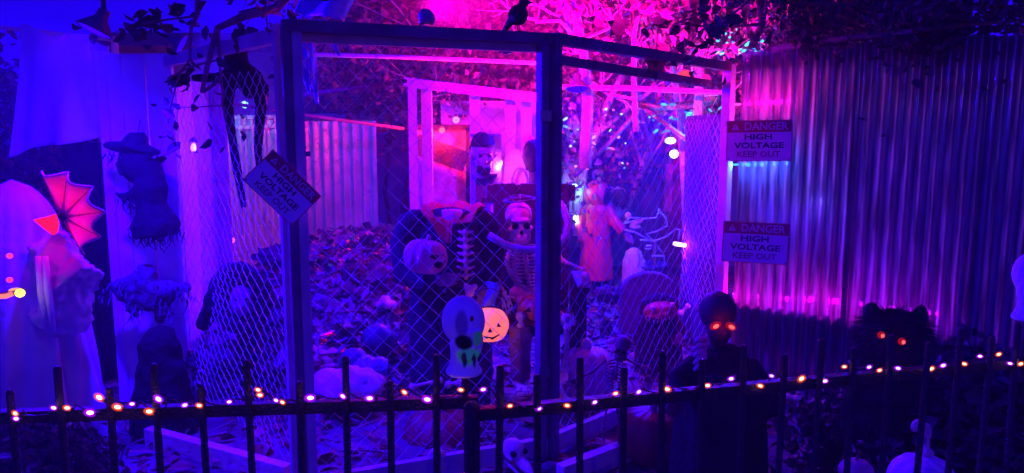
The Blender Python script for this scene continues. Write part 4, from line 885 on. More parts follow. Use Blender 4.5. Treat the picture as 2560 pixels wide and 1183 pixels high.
# hanging white plastic shapes
PLW = mat('white_plastic_film', (.8, .8, .8), .35, .1, 5, .3)
def film(label, outline, Y, th=.05):
    m = MB(); cx_ = sum(p[0] for p in outline) / len(outline); cy_ = sum(p[1] for p in outline) / len(outline); n_ = len(outline); vs = []; fs = []; K_ = 4
    for r_ in range(K_ + 1):
        for i, (x, y) in enumerate(outline):
            k = r_ / K_; bul = th * math.sqrt(max(0, 1 - k * k)); vs.append(at(cx_ + (x - cx_) * k, cy_ + (y - cy_) * k, Y) + Vector((0, -bul + .015 * math.sin(i * 2 + r_), 0)))
    for r_ in range(K_):
        for i in range(n_): j = (i + 1) % n_; fs.append((r_ * n_ + i, r_ * n_ + j, (r_ + 1) * n_ + j, (r_ + 1) * n_ + i))
    m._add(vs, fs); o = solid(m.build('plastic_shroud', PLW, smooth=True), .012); return tag(o, label, 'sheet')
film('tall white crumpled plastic shroud hanging behind the middle gate post', [(1405, 480), (1400, 440), (1412, 405), (1435, 388), (1460, 398), (1472, 420), (1462, 450), (1452, 500), (1448, 545), (1430, 556), (1410, 545), (1412, 515)], 7.9)
film('pale crumpled plastic face shape beside the hood of the red raincoat', [(1512, 505), (1520, 480), (1545, 466), (1562, 475), (1565, 500), (1550, 520), (1560, 540), (1545, 548), (1525, 530)], 8.0, .04)
film('pale leaf shaped plastic scrap high in the shrub', [(1412, 330), (1420, 300), (1440, 285), (1450, 310), (1445, 345), (1425, 352)], 7.6, .04)
m = MB(); c_ = at(1548, 495, 7.85); m.ell(c_, (.07, .05, .09), fn=lambda d: 1 + .3 * noise.noise(d * 3)); o = m.build('rubber_mask', mat('brown_latex', (.16, .07, .075)), smooth=True); tag(o, 'dark wrinkled rubber mask on the pale plastic face shape', 'mask')

# ---- white booth frame, zombie bust, arch
Yb = 6.1; B = lambda px, py, dy=0: at(px, py, Yb + dy)
bf = thing('lumber_booth', 'white lumber booth frame behind the headless figure', 'frame', (B(1180, 700).x, Yb, 0))
zt = B(1030, 203).z
for px, wpx, dy in ((1033, 20, 0), (1068, 26, .12)):
    p = B(px, 350, dy); MB().box((p.x, Yb + dy, zt / 2), (wpx / ppm(Yb), .05, zt)).build('upright', WHITE, bf)
a, b = B(1012, 206), at(1345, 245, Yb - .25)
MB().beam(a, b, .05, .07).build('header', WHITE, bf)
for px, y0, y1, wpx in ((1187, 232, 345, 26), (1276, 240, 325, 26), (1316, 248, 375, 26)):
    p0, p1 = B(px, y0, .1), B(px + 2, y1 + 250, .1); MB().box(((p0.x), Yb + .1, (p0.z + p1.z) / 2), (wpx / ppm(Yb), .04, p0.z - p1.z)).build('upright', WHITE, bf)
# red-lit back panel and its plank
rp = thing('booth_backdrop', 'blotchy back panel glowing red and pink inside the booth', 'panel', (B(1110, 600).x, 6.75, 0))
a, b = at(1035, 335, 6.75), at(1165, 335, 6.75)
MB().box(((a.x + b.x) / 2, 6.75, .8), (b.x - a.x, .03, 1.6)).build('panel_face', mat('blotched_board', (.35, .1, .1), .8, .3, 9, .4, col2=(.75, .45, .42)), rp)
p = at(1120, 325, 6.7); MB().box((p.x, 6.69, p.z + .02), (b.x - a.x + .1, .06, .05)).build('lintel', WOODB, rp)
p = at(1172, 335, 6.7); MB().box((p.x, 6.69, .8), (.05, .06, 1.62)).build('jamb', WOODB, rp)
o = tag(MB().beam(at(1040, 360, 6.5), at(1165, 405, 6.45), .05, .17).build('dark_plank', WOODB), 'dark plank slanting across the red booth panel', 'plank')
# pale wall section behind the booth catching pink light
o = tag(MB().box((at(1250, 400, 7.3).x, 7.3, .93), (1.1, .04, 1.86)).build('pink_screen', mat('cream_panel', (.42, .38, .4), .85, .12, 2, .3)), 'smooth cream screen glowing pink behind the booth', 'screen')
# zombie bust in blue stand
zs = thing('bust_stand', 'tall blue stand holding the bearded zombie head', 'stand', (B(1212, 600).x, Yb - .3, 0)); zy = Yb - .25
for px, wp in ((1183, 12), (1243, 20)):
    p0 = at(px, 335, zy); MB().box((p0.x, zy, (p0.z) / 2), (wp / ppm(zy), .06, p0.z)).build('upright', BLUEP, zs)
p0 = at(1213, 335, zy + .06); MB().box((p0.x, zy + .06, p0.z / 2), (.2, .03, p0.z)).build('back', BLUEP, zs)
p0 = at(1213, 432, zy - .03); MB().box((p0.x, zy - .03, p0.z - .01), (.18, .12, .02)).build('shelf', BLUEP, zs)
zb = thing('zombie_head', 'bearded zombie head with dark hair on the blue stand', 'head', at(1208, 432, zy - .06)); Mz = frame(at(1207, 388, zy - .08), R(12), R(4), 0, 1.12)
m = MB(Mz); m.ell((0, .015, .04), (.075, .092, .09), 24, 16); m.ell((0, -.035, -.03), (.06, .06, .075)); m.ell((0, -.055, -.085), (.038, .035, .03)); m.ell((0, -.098, -.02), (.014, .02, .025)); m.tube([(0, .02, -.06), (0, .03, -.15)], [.05, .055], 12)
for s in (-1, 1): m.ell((s * .078, .0, -.01), (.012, .02, .028)); m.ell((s * .035, -.07, -.025), (.02, .02, .016))
m.ell((0, -.078, .022), (.055, .018, .012)); o = fuse(m.build('head', SKIN, zb), .007, 3)
m = MB(Mz); m.ell((0, .02, .06), (.084, .098, .09), 24, 14, fn=lambda d: (1.02 + .05 * noise.noise(d * 8)) if d.z > -.1 or d.y > .2 else .6); m.build('hair', HAIR, zb, smooth=True)
m = MB(Mz); m.ell((0, -.05, -.085), (.052, .046, .045), 20, 12, fn=lambda d: 1 + .1 * noise.noise(d * 9)); m.build('beard', HAIR, zb, smooth=True)
for s in (-1, 1): MB(Mz).ell((s * .03, -.083, .002), (.013, .008, .008)).build('eye', VOID, zb)
MB(Mz).ell((0, -.096, -.066), (.022, .008, .005)).build('mouth', SKIN, zb)
# arched white headboard with hoop, on a dark crate
ab = thing('arched_board', 'white arched board glowing pink on the dark crate beside the zombie head', 'board', at(1290, 492, 6.0))
pts = [at(1258, 490, 6.0), at(1262, 400, 6.0), at(1275, 378, 6.0), at(1295, 372, 6.0), at(1310, 395, 6.0), at(1325, 420, 6.0), at(1330, 490, 6.0)]
MB().poly(pts, (0, .03, 0)).build('board_face', WHITE, ab)
m = MB(); m.tube([at(1281 + 19 * (1 - math.cos(a_)) , 485 - (0 if a_ in (0, math.pi) else 30) - 34 * math.sin(a_), 5.95) for a_ in [math.pi * k / 12 for k in range(13)]], .01, 8); m.build('hoop', PLAST, ab, smooth=True)
cr_ = thing('dark_crate', 'dark box crate below the arched white board', 'crate', (at(1270, 600, 6.0).x, 6.0, 0)); p0, p1 = at(1205, 495, 5.9), at(1342, 495, 5.9)
MB().box(((p0.x + p1.x) / 2, 6.05, p0.z - .015), (p1.x - p0.x, .34, .03)).build('lid', WOODB, cr_)
for k in range(4): z_ = p0.z - .03 - (k + .5) * (p0.z - .03) / 4; MB().box(((p0.x + p1.x) / 2, 5.91, z_), (p1.x - p0.x - .02, .02, (p0.z - .03) / 4 - .008)).build('slat', WOODB, cr_)
MB().box(((p0.x + p1.x) / 2, 6.06, (p0.z - .03) / 2), (p1.x - p0.x - .04, .26, p0.z - .04)).build('box', WOODB, cr_)
o = tag(MB().box((at(1240, 540, 5.85).x, 5.85, at(1240, 540, 5.85).z), (.08, .02, .17)).build('paper_tag', WHITE), 'pale card leaning on the front of the dark crate', 'card')
# shaggy wig head behind the middle post and orange cone
wg = thing('wig_head', 'shaggy dark wig on a head half hidden by the middle gate post', 'head', at(1335, 440, 5.8)); c_ = at(1338, 392, 5.8)
m = MB(); m.ell(c_, (.095, .1, .13), 24, 16, fn=lambda d: 1 + .16 * noise.noise(d * 5)); m.build('wig', HAIR, wg, smooth=True)
m = MB(); m.tube([c_ + Vector((0, 0, -.08)), c_ + Vector((0, 0, -.3)), (c_.x, c_.y, 0)], [.05, .045, .03], 10); m.build('stand', WOODB, wg, smooth=True)
o = tag(MB().lathe([(.06, 0), (.05, .04), (.004, .1)], 16, at(1328, 372, 5.9)).build('orange_cone_hat', mat('orange_felt', (.75, .2, .04), .8, .2, 8, .3), smooth=True), 'small orange cone hat above the shaggy wig', 'hat')

# ================================================================== LEFT SIDE PROPS
def rag(name, label, cat, fnmesh, m=DKCLOTH, vox=.012, cr=.05, sz=.08):
    mb = MB(); fnmesh(mb); o = mb.build(name, m); fuse(o, vox, 2); crumple(o, cr, sz); return tag(o, label, cat)
Yw = 4.18; W_ = lambda px, py, dy=0: at(px, py, Yw + dy)
def fringe(parent, pts, length, m, n=4):
    f = MB()
    for p in pts:
        for k in range(n):
            q = Vector(p) + Vector((random.gauss(0, .025), random.gauss(0, .015), random.uniform(-.01, .02))); L_ = length * random.uniform(.3, 1.2); w_ = random.uniform(.004, .014); dx = random.gauss(0, .03)
            f.grid(lambda u, v: q + Vector(((u - .5) * w_ * (1 - .6 * v) + dx * v * v, .012 * math.sin(v * 5 + k), -L_ * v)), 1, 5)
    stuff(f.build('fringe', m, parent))
wt = thing('hanging_witch', 'black felt witch with a brimmed hat hanging on the white boards', 'witch', W_(390, 600))
m = MB(); m.ell(W_(330, 372), (.16, .06, .035), 24, 10, Matrix.Rotation(R(8), 3, 'Y')); m.tube([W_(340, 372), W_(345, 350), W_(365, 343)], [.09, .06, .03], 14); fuse(m.build('hat', BLACK, wt), .01, 2)
m = MB(); m.ell(W_(345, 415), (.09, .07, .1), 20, 12); m.tube([W_(300, 400), W_(320, 430)], [.03, .05], 10); fuse(m.build('head', BLACK, wt), .01, 2)
m = MB(); m.tube([W_(375, 400), W_(378, 470), W_(380, 510), W_(386, 560), W_(390, 590)], [.06, .085, .075, .125, .12], 20); m.tube([W_(360, 475), W_(330, 488), W_(298, 490)], [.05, .035, .016], 10); m.tube([W_(298, 490), W_(290, 478)], [.016, .01], 8)
o = fuse(m.build('robe', BLACK, wt), .012, 2); crumple(o, .03, .07)
fringe(wt, [W_(x, 575 + 18 * math.sin((x - 335) / 110 * 3.1), -.05) for x in range(335, 446, 9)] + [W_(x, 385, -.03) for x in range(275, 390, 12)] + [W_(x, 500, -.05) for x in range(300, 360, 12)], .07, BLACK)
m = MB(); m.tube([W_(345, 345, .02), W_(350, 300, .25)], .003, 5); m.build('cord', BLACK, wt)
def batm(mb):
    mb.tube([W_(365, 665), W_(372, 720), W_(376, 770)], [.035, .075, .06], 12)
    for ch_, r in (([(350, 690), (310, 720), (270, 720)], (.05, .05, .02)), ([(380, 720), (430, 730), (475, 715)], (.06, .05, .02)), ([(345, 720), (330, 770), (348, 790)], (.06, .04, .015)), ([(390, 730), (405, 780), (400, 805)], (.06, .04, .015)), ([(300, 720), (320, 755)], (.04, .03)), ([(430, 730), (425, 760)], (.05, .02))): mb.tube([W_(x, y, .02) for x, y in ch_], list(r), 10)
bat_ = rag('cloth_bat', 'limp grey cloth bat with drooping wings pinned below the witch', 'bat', batm, mat('grey_gauze', (.09, .08, .1), .95, .4, 12, .6), .011, .045, .06)
fringe(bat_, [W_(x, 745 + 35 * math.sin(x * .08), -.03) for x in range(275, 475, 9)], .08, MATS['grey_gauze'])
def hoodm(mb):
    p = at(400, 880, 3.95); mb.ell(p, (.11, .1, .14)); mb.lathe([(.17, 0), (.16, .15), (.12, .32), (.1, .45)], 22, (p.x, p.y, 0)); mb.ell(p + Vector((.05, -.02, -.1)), (.1, .08, .08))
rag('hooded_figure', 'small hooded dark figure standing at the foot of the white boards', 'figure', hoodm, BLACK, .014, .04, .07)
o = tag(MB().lathe([(.004, 0), (.014, .03), (.012, .07), (.016, .11), (.002, .13)], 14, at(437, 900, 4.2)).build('pink_flask', mat('pink_glass', (.8, .4, .7), .2, .1, 5, 0, spec=.6), smooth=True), 'narrow pink flask held up beside the small hooded figure', 'bottle')
# hanging black ghoul with long limbs, by the side panel
Yg = 3.9; G_ = lambda px, py, dy=0: at(px, py, Yg + dy)
gh = thing('hanging_ghoul', 'black long limbed ghoul hanging inside the left chain link panel', 'figure', G_(610, 560))
m = MB(); m.ell(G_(590, 150), (.06, .06, .07)); m.tube([G_(600, 170), G_(625, 200), G_(640, 240)], [.05, .07, .05], 12)
m.tube([G_(590, 180), G_(545, 195), G_(480, 195)], [.035, .028, .018], 10); m.tube([G_(600, 60, .05), G_(610, 110), G_(600, 160)], [.02, .025, .03], 10)
m.tube([G_(610, 190), G_(572, 210), G_(568, 260), G_(580, 340), G_(592, 420), G_(610, 520)], [.04, .04, .03, .022, .024, .016], 10)
m.tube([G_(630, 195), G_(655, 220), G_(650, 290), G_(645, 370), G_(652, 470)], [.04, .04, .028, .022, .014], 10)
fuse(m.build('body', BLACK, gh), .01, 2)
m = MB(); hand(m, G_(480, 195), (-1, -.2, -.2), 1, 1, .007); fuse(m.build('hand', BLACK, gh), .006, 1)
m = MB(); m.tube([G_(600, 60, .05), G_(598, 30, .05), G_(640, 20, .0)], .004, 5); m.build('cord', BLACK, gh)
# black hooded doll with blue face
Yn = 4.1; N_ = lambda px, py, dy=0: at(px, py, Yn + dy)
hd = thing('hooded_doll', 'black hooded doll with a blue lit face inside the left chain link panel', 'doll', (N_(600, 950).x, Yn, 0))
m = MB(); n_ = 20; m.tube([N_(603 + 62 * math.cos(a_), 745 + 68 * math.sin(a_) + 10 * math.cos(a_)) for a_ in [2 * math.pi * k / n_ for k in range(n_ + 1)]], .05, 10); m.ell(N_(603, 745, .1), (.16, .08, .17)); m.tube([N_(575, 670), N_(545, 730, .02), N_(505, 820, .02)], [.05, .055, .04], 10); m.tube([(N_(603, 800).x, Yn + .1, 0), (N_(603, 800).x, Yn + .1, .6)], [.06, .07], 10)
o = fuse(m.build('hood', BLACK, hd), .013, 2); crumple(o, .04, .07)
m = MB(); m.ell(N_(605, 752, -.01), (.065, .06, .085)); m.ell(N_(605, 765, -.06), (.02, .02, .025)); m.ell(N_(592, 740, -.05), (.02, .02, .014)); m.ell(N_(620, 742, -.05), (.02, .02, .014)); fuse(m.build('face', mat('pale_latex', (.3, .3, .36), .5, .2, 12, .3), hd), .007, 3)
for px in (592, 619): MB().ell(N_(px, 748, -.062), (.013, .01, .009)).build('eye', VOID, hd)
m = MB(); m.ell(at(605, 672, 4.3), (.026, .02, .016)); o = m.build('pale_eyeball', CYB, smooth=True); tag(o, 'bright pale ball sitting on top of the black hooded doll', 'ball')

# white ghost at the far left, pleated hood, lantern
Yq = 3.55; Z = lambda px, py, dy=0: at(px, py, Yq + dy)
wg_ = thing('white_ghost', 'large white draped ghost with a pleated red lit hood at the left edge', 'ghost', (Z(60, 1000).x, Yq, 0))
m = MB(); c_ = Z(70, 560); m.ell(c_ + Vector((-.08, .05, .05)), (.2, .15, .17)); 
m.tube([c_ + Vector((-.06, .05, 0)), c_ + Vector((-.05, .06, -.3)), c_ + Vector((-.08, .06, -.6)), (c_.x - .1, c_.y + .06, .02)], [.17, .24, .25, .28], 28)
m = MB()
def drf(u, v):
    a = (u - .5) * 2 * math.pi; r = .1 + .17 * (1 - v) ** .6 + .03 * (1 - v); fold = 1 + (.1 * math.sin(a * 9 + 3 * v) + .07 * math.sin(a * 17 - 5 * v + 1) + .05 * math.sin(a * 4)) * (1.05 - v)
    cap = math.sqrt(max(0, 1 - max(0, v - .86) ** 2 / .0196))
    return Vector((c_.x - .09 + r * cap * fold * math.sin(a) * 1.15, c_.y + .05 - r * cap * fold * math.cos(a) * .8, .04 + (c_.z + .16) * v + .02 * math.sin(a * 7) * (1 - v)))
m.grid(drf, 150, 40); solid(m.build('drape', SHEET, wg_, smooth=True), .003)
hc_ = Z(112, 552, -.2)
def hoodf(u, v):
    a = R(4) + u * R(128); r = .03 + .2 * v; pl = (1 - .11 * abs(math.sin(u * 5 * math.pi)) * v) * (1 + .22 * math.sin(u * math.pi))
    return hc_ + Vector((r * pl * math.sin(a) * 1.02, .14 * (1 - v) - .05 * abs(math.sin(u * 5 * math.pi)) * v - .02, r * pl * math.cos(a) * .95))
m = MB(); m.grid(hoodf, 70, 10); solid(m.build('pleated_hood', mat('rose_cloth', (.75, .3, .42), .8, .15, 8, .3), wg_, smooth=True), .006)
for k in range(6):
    MB().tube([hoodf(k / 5, v_) + Vector((0, -.004, 0)) for v_ in (0, .3, .6, 1)], [.009, .007, .006, .003], 6).build('rib', mat('dark_rose_cloth', (.25, .07, .12), .8, .2, 8, .2), wg_, smooth=True)
m = MB(); hl = [Z(82, 550, -.2), Z(100, 545, -.2), Z(122, 540, -.2), Z(134, 536, -.2), Z(142, 560, -.2), Z(140, 580, -.2), Z(132, 588, -.2), Z(112, 575, -.2)]; m.poly(hl, (0, .02, 0)); m.build('glowing_heart', emat('heart_glow', (1, .006, .04), .9), wg_)
sl = Z(150, 700, -.1)
m = MB(); m.tube([Z(120, 610, -.05), Z(170, 690, -.12), Z(200, 720, -.16)], [.09, .1, .11], 20); m.tube([Z(170, 660, -.1), Z(165, 760, -.1), Z(150, 800, -.08)], [.08, .11, .13], 20); o = fuse(m.build('sleeve', SHEET, wg_), .012, 1); crumple(o, .06, .05)
m = MB()
for k in range(2): m.tube([Z(95 + 18 * k, 640, -.26), Z(103 + 18 * k, 730, -.28), Z(118 + 16 * k, 830, -.26)], [.012, .016, .011], 8)
m.build('tassel', CLOTHW, wg_, smooth=True)
lt = thing('tray_lamp', 'yellow and red lit lamp tray held in front of the white ghost', 'lamp', Z(20, 745, -.35))
m = MB(); m.beam(Z(-40, 745, -.35), Z(52, 728, -.35), .06, .02); m.build('tray', STEEL, lt)
MB().ell(Z(50, 733, -.38), (.019, .018, .017), 14, 10).build('bulb', emat('yellow_bulb', (1, .75, .05), 3), lt, smooth=True)
MB().ell(Z(40, 727, -.36), (.03, .02, .012), 14, 10).build('shade', emat('amber_glow', (1, .3, .12), .8), lt, smooth=True)
m = MB(); m.tube([Z(-10, 742, -.385), Z(14, 741, -.385), Z(30, 735, -.385)], .0095, 8); m.build('tube', emat('red_tube', (1, .07, .05), 2.2), lt, smooth=True)
lamp('tray_lamp_light', 'POINT', Z(30, 715, -.45), 0.07, (1, .03, .08), lt, radius=.03)
lamp('hood_light', 'POINT', Z(118, 556, -.27), 0.6, (1, .0, .15), wg_, radius=.03)
for py in (640, 700): MB().ell(Z(24, py, -.3), (.014, .012, .012)).build('red_bead', emat('red_bead', (1, .03, .25), .9), wg_, smooth=True)
# warm lantern on the door panel
ln = thing('small_lantern', 'little warm orange lantern on the pale door panel', 'lantern', at(484, 385, 4.72)); c_ = at(484, 370, 4.72)
m = MB(); m.lathe([(.026, 0), (.028, .008), (.02, .012)], 14, c_ + Vector((0, 0, -.03))); m.lathe([(.028, 0), (.018, .02), (.005, .03)], 14, c_ + Vector((0, 0, .035))); m.build('cap_and_base', IRON, ln, smooth=True)
MB().ell(c_, (.016, .016, .03), 12, 8).build('flame_glass', emat('warm_flame', (1, .22, .1), 2.5), ln, smooth=True)
for s in (-1, 1): MB().tube([c_ + Vector((s * .02, 0, -.03)), c_ + Vector((s * .02, 0, .035))], .002, 5).build('bar', IRON, ln)
lamp('lantern_light', 'POINT', c_ + Vector((0, -.06, -.03)), .45, (1, .08, .2), ln, radius=.02)
# blue torn cloth at top of the gate
m = MB()
for (x0, y0, x1, y1, w_) in ((740, 60, 775, 230, 34), (770, 70, 795, 260, 22), (800, 50, 850, 140, 26), (745, 60, 740, 170, 20)):
    m.grid(lambda u, v: at(x0 + (x1 - x0) * v + (u - .5) * w_ * (1 - .75 * v), y0 + (y1 - y0) * v, 4.3) + Vector((0, .03 * math.sin(u * 5 + v * 6), 0)), 6, 12)
o = solid(m.build('torn_banner', mat('blue_ribbon', (.15, .2, .7)), smooth=True), .003); tag(o, 'torn blue cloth hanging from the gate rail near its left post', 'cloth')
m = MB(); m.grid(lambda u, v: at(735 + 120 * u + 30 * v, 30 - 60 * v + 20 * u, 4.2) + Vector((0, .06 * math.sin(u * 7), 0)), 12, 8); o = solid(m.build('blue_tarp', mat('blue_tarp_plastic', (.06, .1, .5), .5, .3, 5, .4), smooth=True), .004); tag(o, 'blue tarp scrap tied above the left end of the gate', 'tarp')
# crows on the gate rail
def crow(label, p, s=1, yaw=0):
    t = thing('crow', label, 'crow', p, 'crows on the gate rail'); M = frame(Vector(p), yaw, 0, 0, s); m = MB(M)
    m.ell((0, 0, .09), (.035, .06, .06), rot=Matrix.Rotation(R(-35), 3, 'X')); m.ell((0, -.035, .155), (.025, .03, .026)); m.tube([(0, -.06, .155), (0, -.1, .148)], [.011, .002], 8); m.tube([(0, .04, .06), (0, .09, .0)], [.025, .012], 8); o = fuse(m.build('body', HAIR, t), .006 * s, 3)
    m = MB(M)
    for x in (-1, 1): m.tube([(x * .014, 0, .05), (x * .016, -.005, 0)], .003, 5); m.tube([(x * .016, -.025, .002), (x * .016, .01, .002)], .003, 5)
    m.build('legs', IRON, t)
def onrail(px): k = (px - 712) / (1372 - 712); return GL.lerp(GM, k)
def onrail2(px): k = (px - 1372) / (1824 - 1372); return GM.lerp(GR, k * .78 if k < 1 else 1)
crow('black crow perched on the gate rail just left of the middle post', onrail(1285) + Vector((0, 0, .003)), .8, R(70))
# dark maple leaves hanging over the door rail
for i, (px, py, s, lab) in enumerate(((1495, 55, 1.0, 'dark hanging leaf above the door rail, left of a pair'), (1545, 70, 1.3, 'dark hanging leaf above the door rail, right of a pair'), (1640, 165, 1.5, 'dark ragged leaf hanging below the door rail'))):
    c_ = at(px, py, 4.25); m = MB(); m.poly([c_ + Vector((x * s * .05, .01 * math.sin(k * 3), z * s * .05)) for k, (x, z) in enumerate(((0, 1.3), (.35, .7), (.9, .6), (.6, 0), (.7, -.6), (.2, -.5), (0, -1.2), (-.25, -.5), (-.7, -.7), (-.55, 0), (-.9, .5), (-.3, .7)))], (0, .003, 0)); m.tube([c_ + Vector((0, 0, .06 * s)), c_ + Vector((.01, 0, .3))], .003, 5)
    o = m.build('hanging_leaf', LEAFD); tag(o, lab, 'leaf')
# scattered objects at the foot of the heap: crates of rags, plush
for i, (px, py, Y, r, mm_, lab) in enumerate(((945, 850, 4.75, .11, mat('navy_drum', (.04, .04, .09)), 'round dark blue toy head lying at the foot of the leaf heap'), (885, 905, 4.5, .09, mat('navy_drum', (.04, .04, .09)), 'dark blue ball shaped helmet on the ground left of the headless figure'), (960, 760, 5.2, .08, mat('lilac_cloth', (.5, .42, .5)), 'crumpled lilac cloth bundle on the side of the leaf heap'), (800, 900, 4.6, .16, mat('salmon_cloth', (.7, .28, .25), .85, .25, 7, .5), 'salmon pink crumpled cloth on the ground right of the gate post'), (965, 870, 4.9, .13, mat('salmon_cloth', (.7, .28, .25)), 'salmon pink cloth heap beside the coat of the headless figure'), (925, 915, 4.45, .1, mat('blue_ribbon', (.15, .2, .7)), 'bright blue ruffled cloth on the ground before the headless figure'), (870, 965, 4.25, .2, mat('lilac_cloth', (.5, .42, .5)), 'wide lilac cloth spread on the ground behind the left pickets'), (778, 680, 5.6, .05, PUMPW, 'small pale skull ball on the side of the mound by the gate post'))):
    c_ = at(px, py, Y); m = MB(); flat = .5 if 'cloth' in lab else .95; m.ell(c_, (r, r * .9, r * flat), 24, 16, fn=lambda d: 1 + (.3 if flat < .9 else .06) * noise.noise(d * 3 + Vector((i, 0, 0)))); o = m.build('cloth_bundle' if flat < .9 else 'toy_ball', mm_, smooth=True)
    if flat < .9: crumple(o, .08, .05)
    tag(o, lab, 'cloth' if flat < .9 else 'ball')

random.seed(62); db = MB()
for i in range(520):
    if i % 3: x = mc.x + random.uniform(-1.05, 1.05); y = mc.y + random.uniform(-2.2, .8); z = mz(x, y)
    else: x = random.uniform(.35, 1.5); y = random.uniform(5.3, 7.6); z = ground_z(x, y)
    q_ = Vector((x, y, max(z, 0) + random.uniform(.01, .07))); e1 = Vector((random.gauss(0, 1), random.gauss(0, 1), random.gauss(0, .6))).normalized() * random.uniform(.04, .16); e2 = e1.orthogonal(); e2.rotate(Matrix.Rotation(random.random() * 6.28, 3, e1.normalized())); e2 = e2.normalized() * random.uniform(.02, .08); nn_ = e1.cross(e2).normalized() * .02
    db.grid(lambda u, v: q_ + e1 * (u - .5) + e2 * (v - .5) + nn_ * math.sin(u * 5 + i) + nn_ * .8 * math.sin(v * 4 + i * 2), 4, 3)
o = solid(stuff(db.build('scrap_debris', mat('black_plastic_scrap', (.02, .018, .025), .3, .5, 9, .3, spec=.6), origin=(0, 5.5, 0))), .003); tag(o, 'dark torn scraps and black plastic strewn over the yard', 'debris')
random.seed(61); sk_ = MB()
for i in range(420):
    x = random.uniform(-2.2, 1.5); y = random.uniform(3.6, 7.8); z = max(ground_z(x, y), mz(x, y) if abs(x - mc.x) < 1.2 else 0) + .015; a_ = random.random() * 6.28; L_ = random.uniform(.06, .3)
    d_ = Vector((math.cos(a_), math.sin(a_), random.uniform(-.05, .25))); p_ = Vector((x, y, z)); sk_.tube([p_, p_ + d_ * L_ * .5 + Vector((random.gauss(0, .02), 0, .01)), p_ + d_ * L_], [random.uniform(.004, .011), .006, .003], 5)
o = stuff(sk_.build('twig_litter', BARK, origin=(0, 5.5, 0))); tag(o, 'dark sticks and twigs littering the dirt of the yard', 'twigs')
for i, (px, py, Y, r, nm_, lab) in enumerate(((1520, 735, 6.3, .09, 'dark_rag', 'dark rag heap on the ground behind the seated skeleton chair'), (1585, 745, 6.0, .07, 'dark_rag', 'small dark rag on the ground left of the tombstone'), (640, 800, 4.6, .11, 'dark_rag', 'dark rag heap inside the side panel beside the gate post'), (530, 900, 4.4, .1, 'dark_rag', 'dark rag heap on the ground below the black hooded doll'), (700, 640, 5.6, .12, 'dark_rag', 'dark rag heap on the ground behind the tilted danger sign'), (860, 760, 5.4, .1, 'dark_rag', 'dark rag half way up the leaf heap'))):
    c_ = at(px, py, Y); m = MB(); m.ell(c_, (r * 1.4, r, r * .6), 28, 18, fn=lambda d: 1 + .4 * noise.noise(d * 3 + Vector((i * 3, 0, 0)))); o = m.build(nm_, DKCLOTH, smooth=True); crumple(o, .1, .05); tag(o, lab, 'rag')

# ================================================================== LAMPS
def clip_lamp(name, label, p, d, color, power, size=.07, spot=120, glow=1.5, tgt=None, radius=.05):
    p = Vector(p); d = Vector(d).normalized(); t = thing(name, label, 'lamp', p); rot = Vector((0, 0, 1)).rotation_difference(d).to_matrix().to_4x4(); M = Matrix.Translation(p) @ rot
    m = MB(M); m.lathe([(size * .3, -size * 1.3), (size * .35, -size * .8), (size * .95, -.01), (size, .0), (size * .92, .0), (size * .3, -size * .6)], 24); m.build('shade', STEEL, t, smooth=True)
    MB(M).ell((0, 0, -size * .12), (size * .88, size * .88, size * .22), 20, 8).build('bulb', emat(name + '_glow', color, glow), t, smooth=True)
    m = MB(M); m.tube([(0, 0, -size * 1.2), (0, size * .6, -size * 1.8), (0, size * .7, -size * 2.6)], size * .13, 8); m.build('bracket', IRON, t, smooth=True)
    lamp(name + '_light', 'SPOT', p + d * .02, power, color, t, tgt if tgt is not None else p + d, spot, .7, radius)
    return t
clip_lamp('blue_clip_lamp', 'blue clip lamp shining down over the white sheet', at(236, 78, 3.5), (-.4, -.22, -.9), (.02, .0, 1), 640, .08, 178, 2.0)
clip_lamp('red_clip_lamp', 'red clip lamp on the gate rail shining into the trees', at(1068, 44, 3.75) , (.55, 1, .66), (1, .0, .5), 2300, .045, 98, 1.5)
clip_lamp('pink_flood_lamp', 'red flood lamp under the gate rail beside the middle post', at(1265, 108, 4.0), (.15, .9, .1), (1, .0, .4), 85, .055, 172, 1.3)
clip_lamp('blue_disc_lamp', 'small blue disc lamp hanging behind the chain link door', at(1443, 224, 5.9), (0, -.25, -1), (.012, .0, 1), 520, .095, 165, 1.8)
clip_lamp('orange_red_bulb_lamp', 'orange red bulb lamp hanging under the right end of the door rail', at(1711, 190, 5.2), (-.1, -.6, -.4), (1, .03, .06), 14, .05, 160, 1.2)
# plain bulbs
def bulb(name, label, p, r, col, s, power=0, shape=(1, 1, 1), pc=None):
    t = thing(name, label, 'light', Vector(p), 'small yard lights'); MB().ell(p, (r * shape[0], r * shape[1], r * shape[2]), 14, 10).build('globe', emat(label[:40], col, s), t, smooth=True)
    MB().lathe([(r * .45, 0), (r * .5, r * .6), (r * .3, r * .9)], 12, Vector(p) + Vector((0, 0, r * shape[2] * .85))).build('socket', IRON, t, smooth=True)
    if power: lamp(name + '_light', 'POINT', Vector(p) + Vector((0, -r * 1.6, -r)), power, pc or col, t, radius=r)
bulb('white_led_bulb', 'brilliant white blue bulb in front of the shed', at(1685, 385, 6.4), .034, (.75, .85, 1), 8, 30, pc=(.02, .02, 1))
bulb('white_led_bulb', 'oval white bulb just above the brilliant one in front of the shed', at(1676, 352, 6.5), .036, (.55, .75, 1), 2, 0, (1.3, 1, .8))
bulb('cyan_bulb', 'small cyan green bulb at the top of the hanging rope light', at(1734, 376, 6.0), .026, (.1, .9, .75), 2, 12, pc=(.02, .12, 1))
bulb('cyan_bulb', 'cyan bulb high among the leaves by the slanting branch', at(1727, 293, 6.4), .04, (.05, .7, 1), 1.2, 14, (1, 1, 1.2), pc=(.02, .2, 1))
bulb('cyan_bulb', 'cyan bulb shining on the tall white plastic shroud', at(1436, 467, 7.55), .03, (.35, 1, .95), 4, 3, pc=(.1, .4, 1))
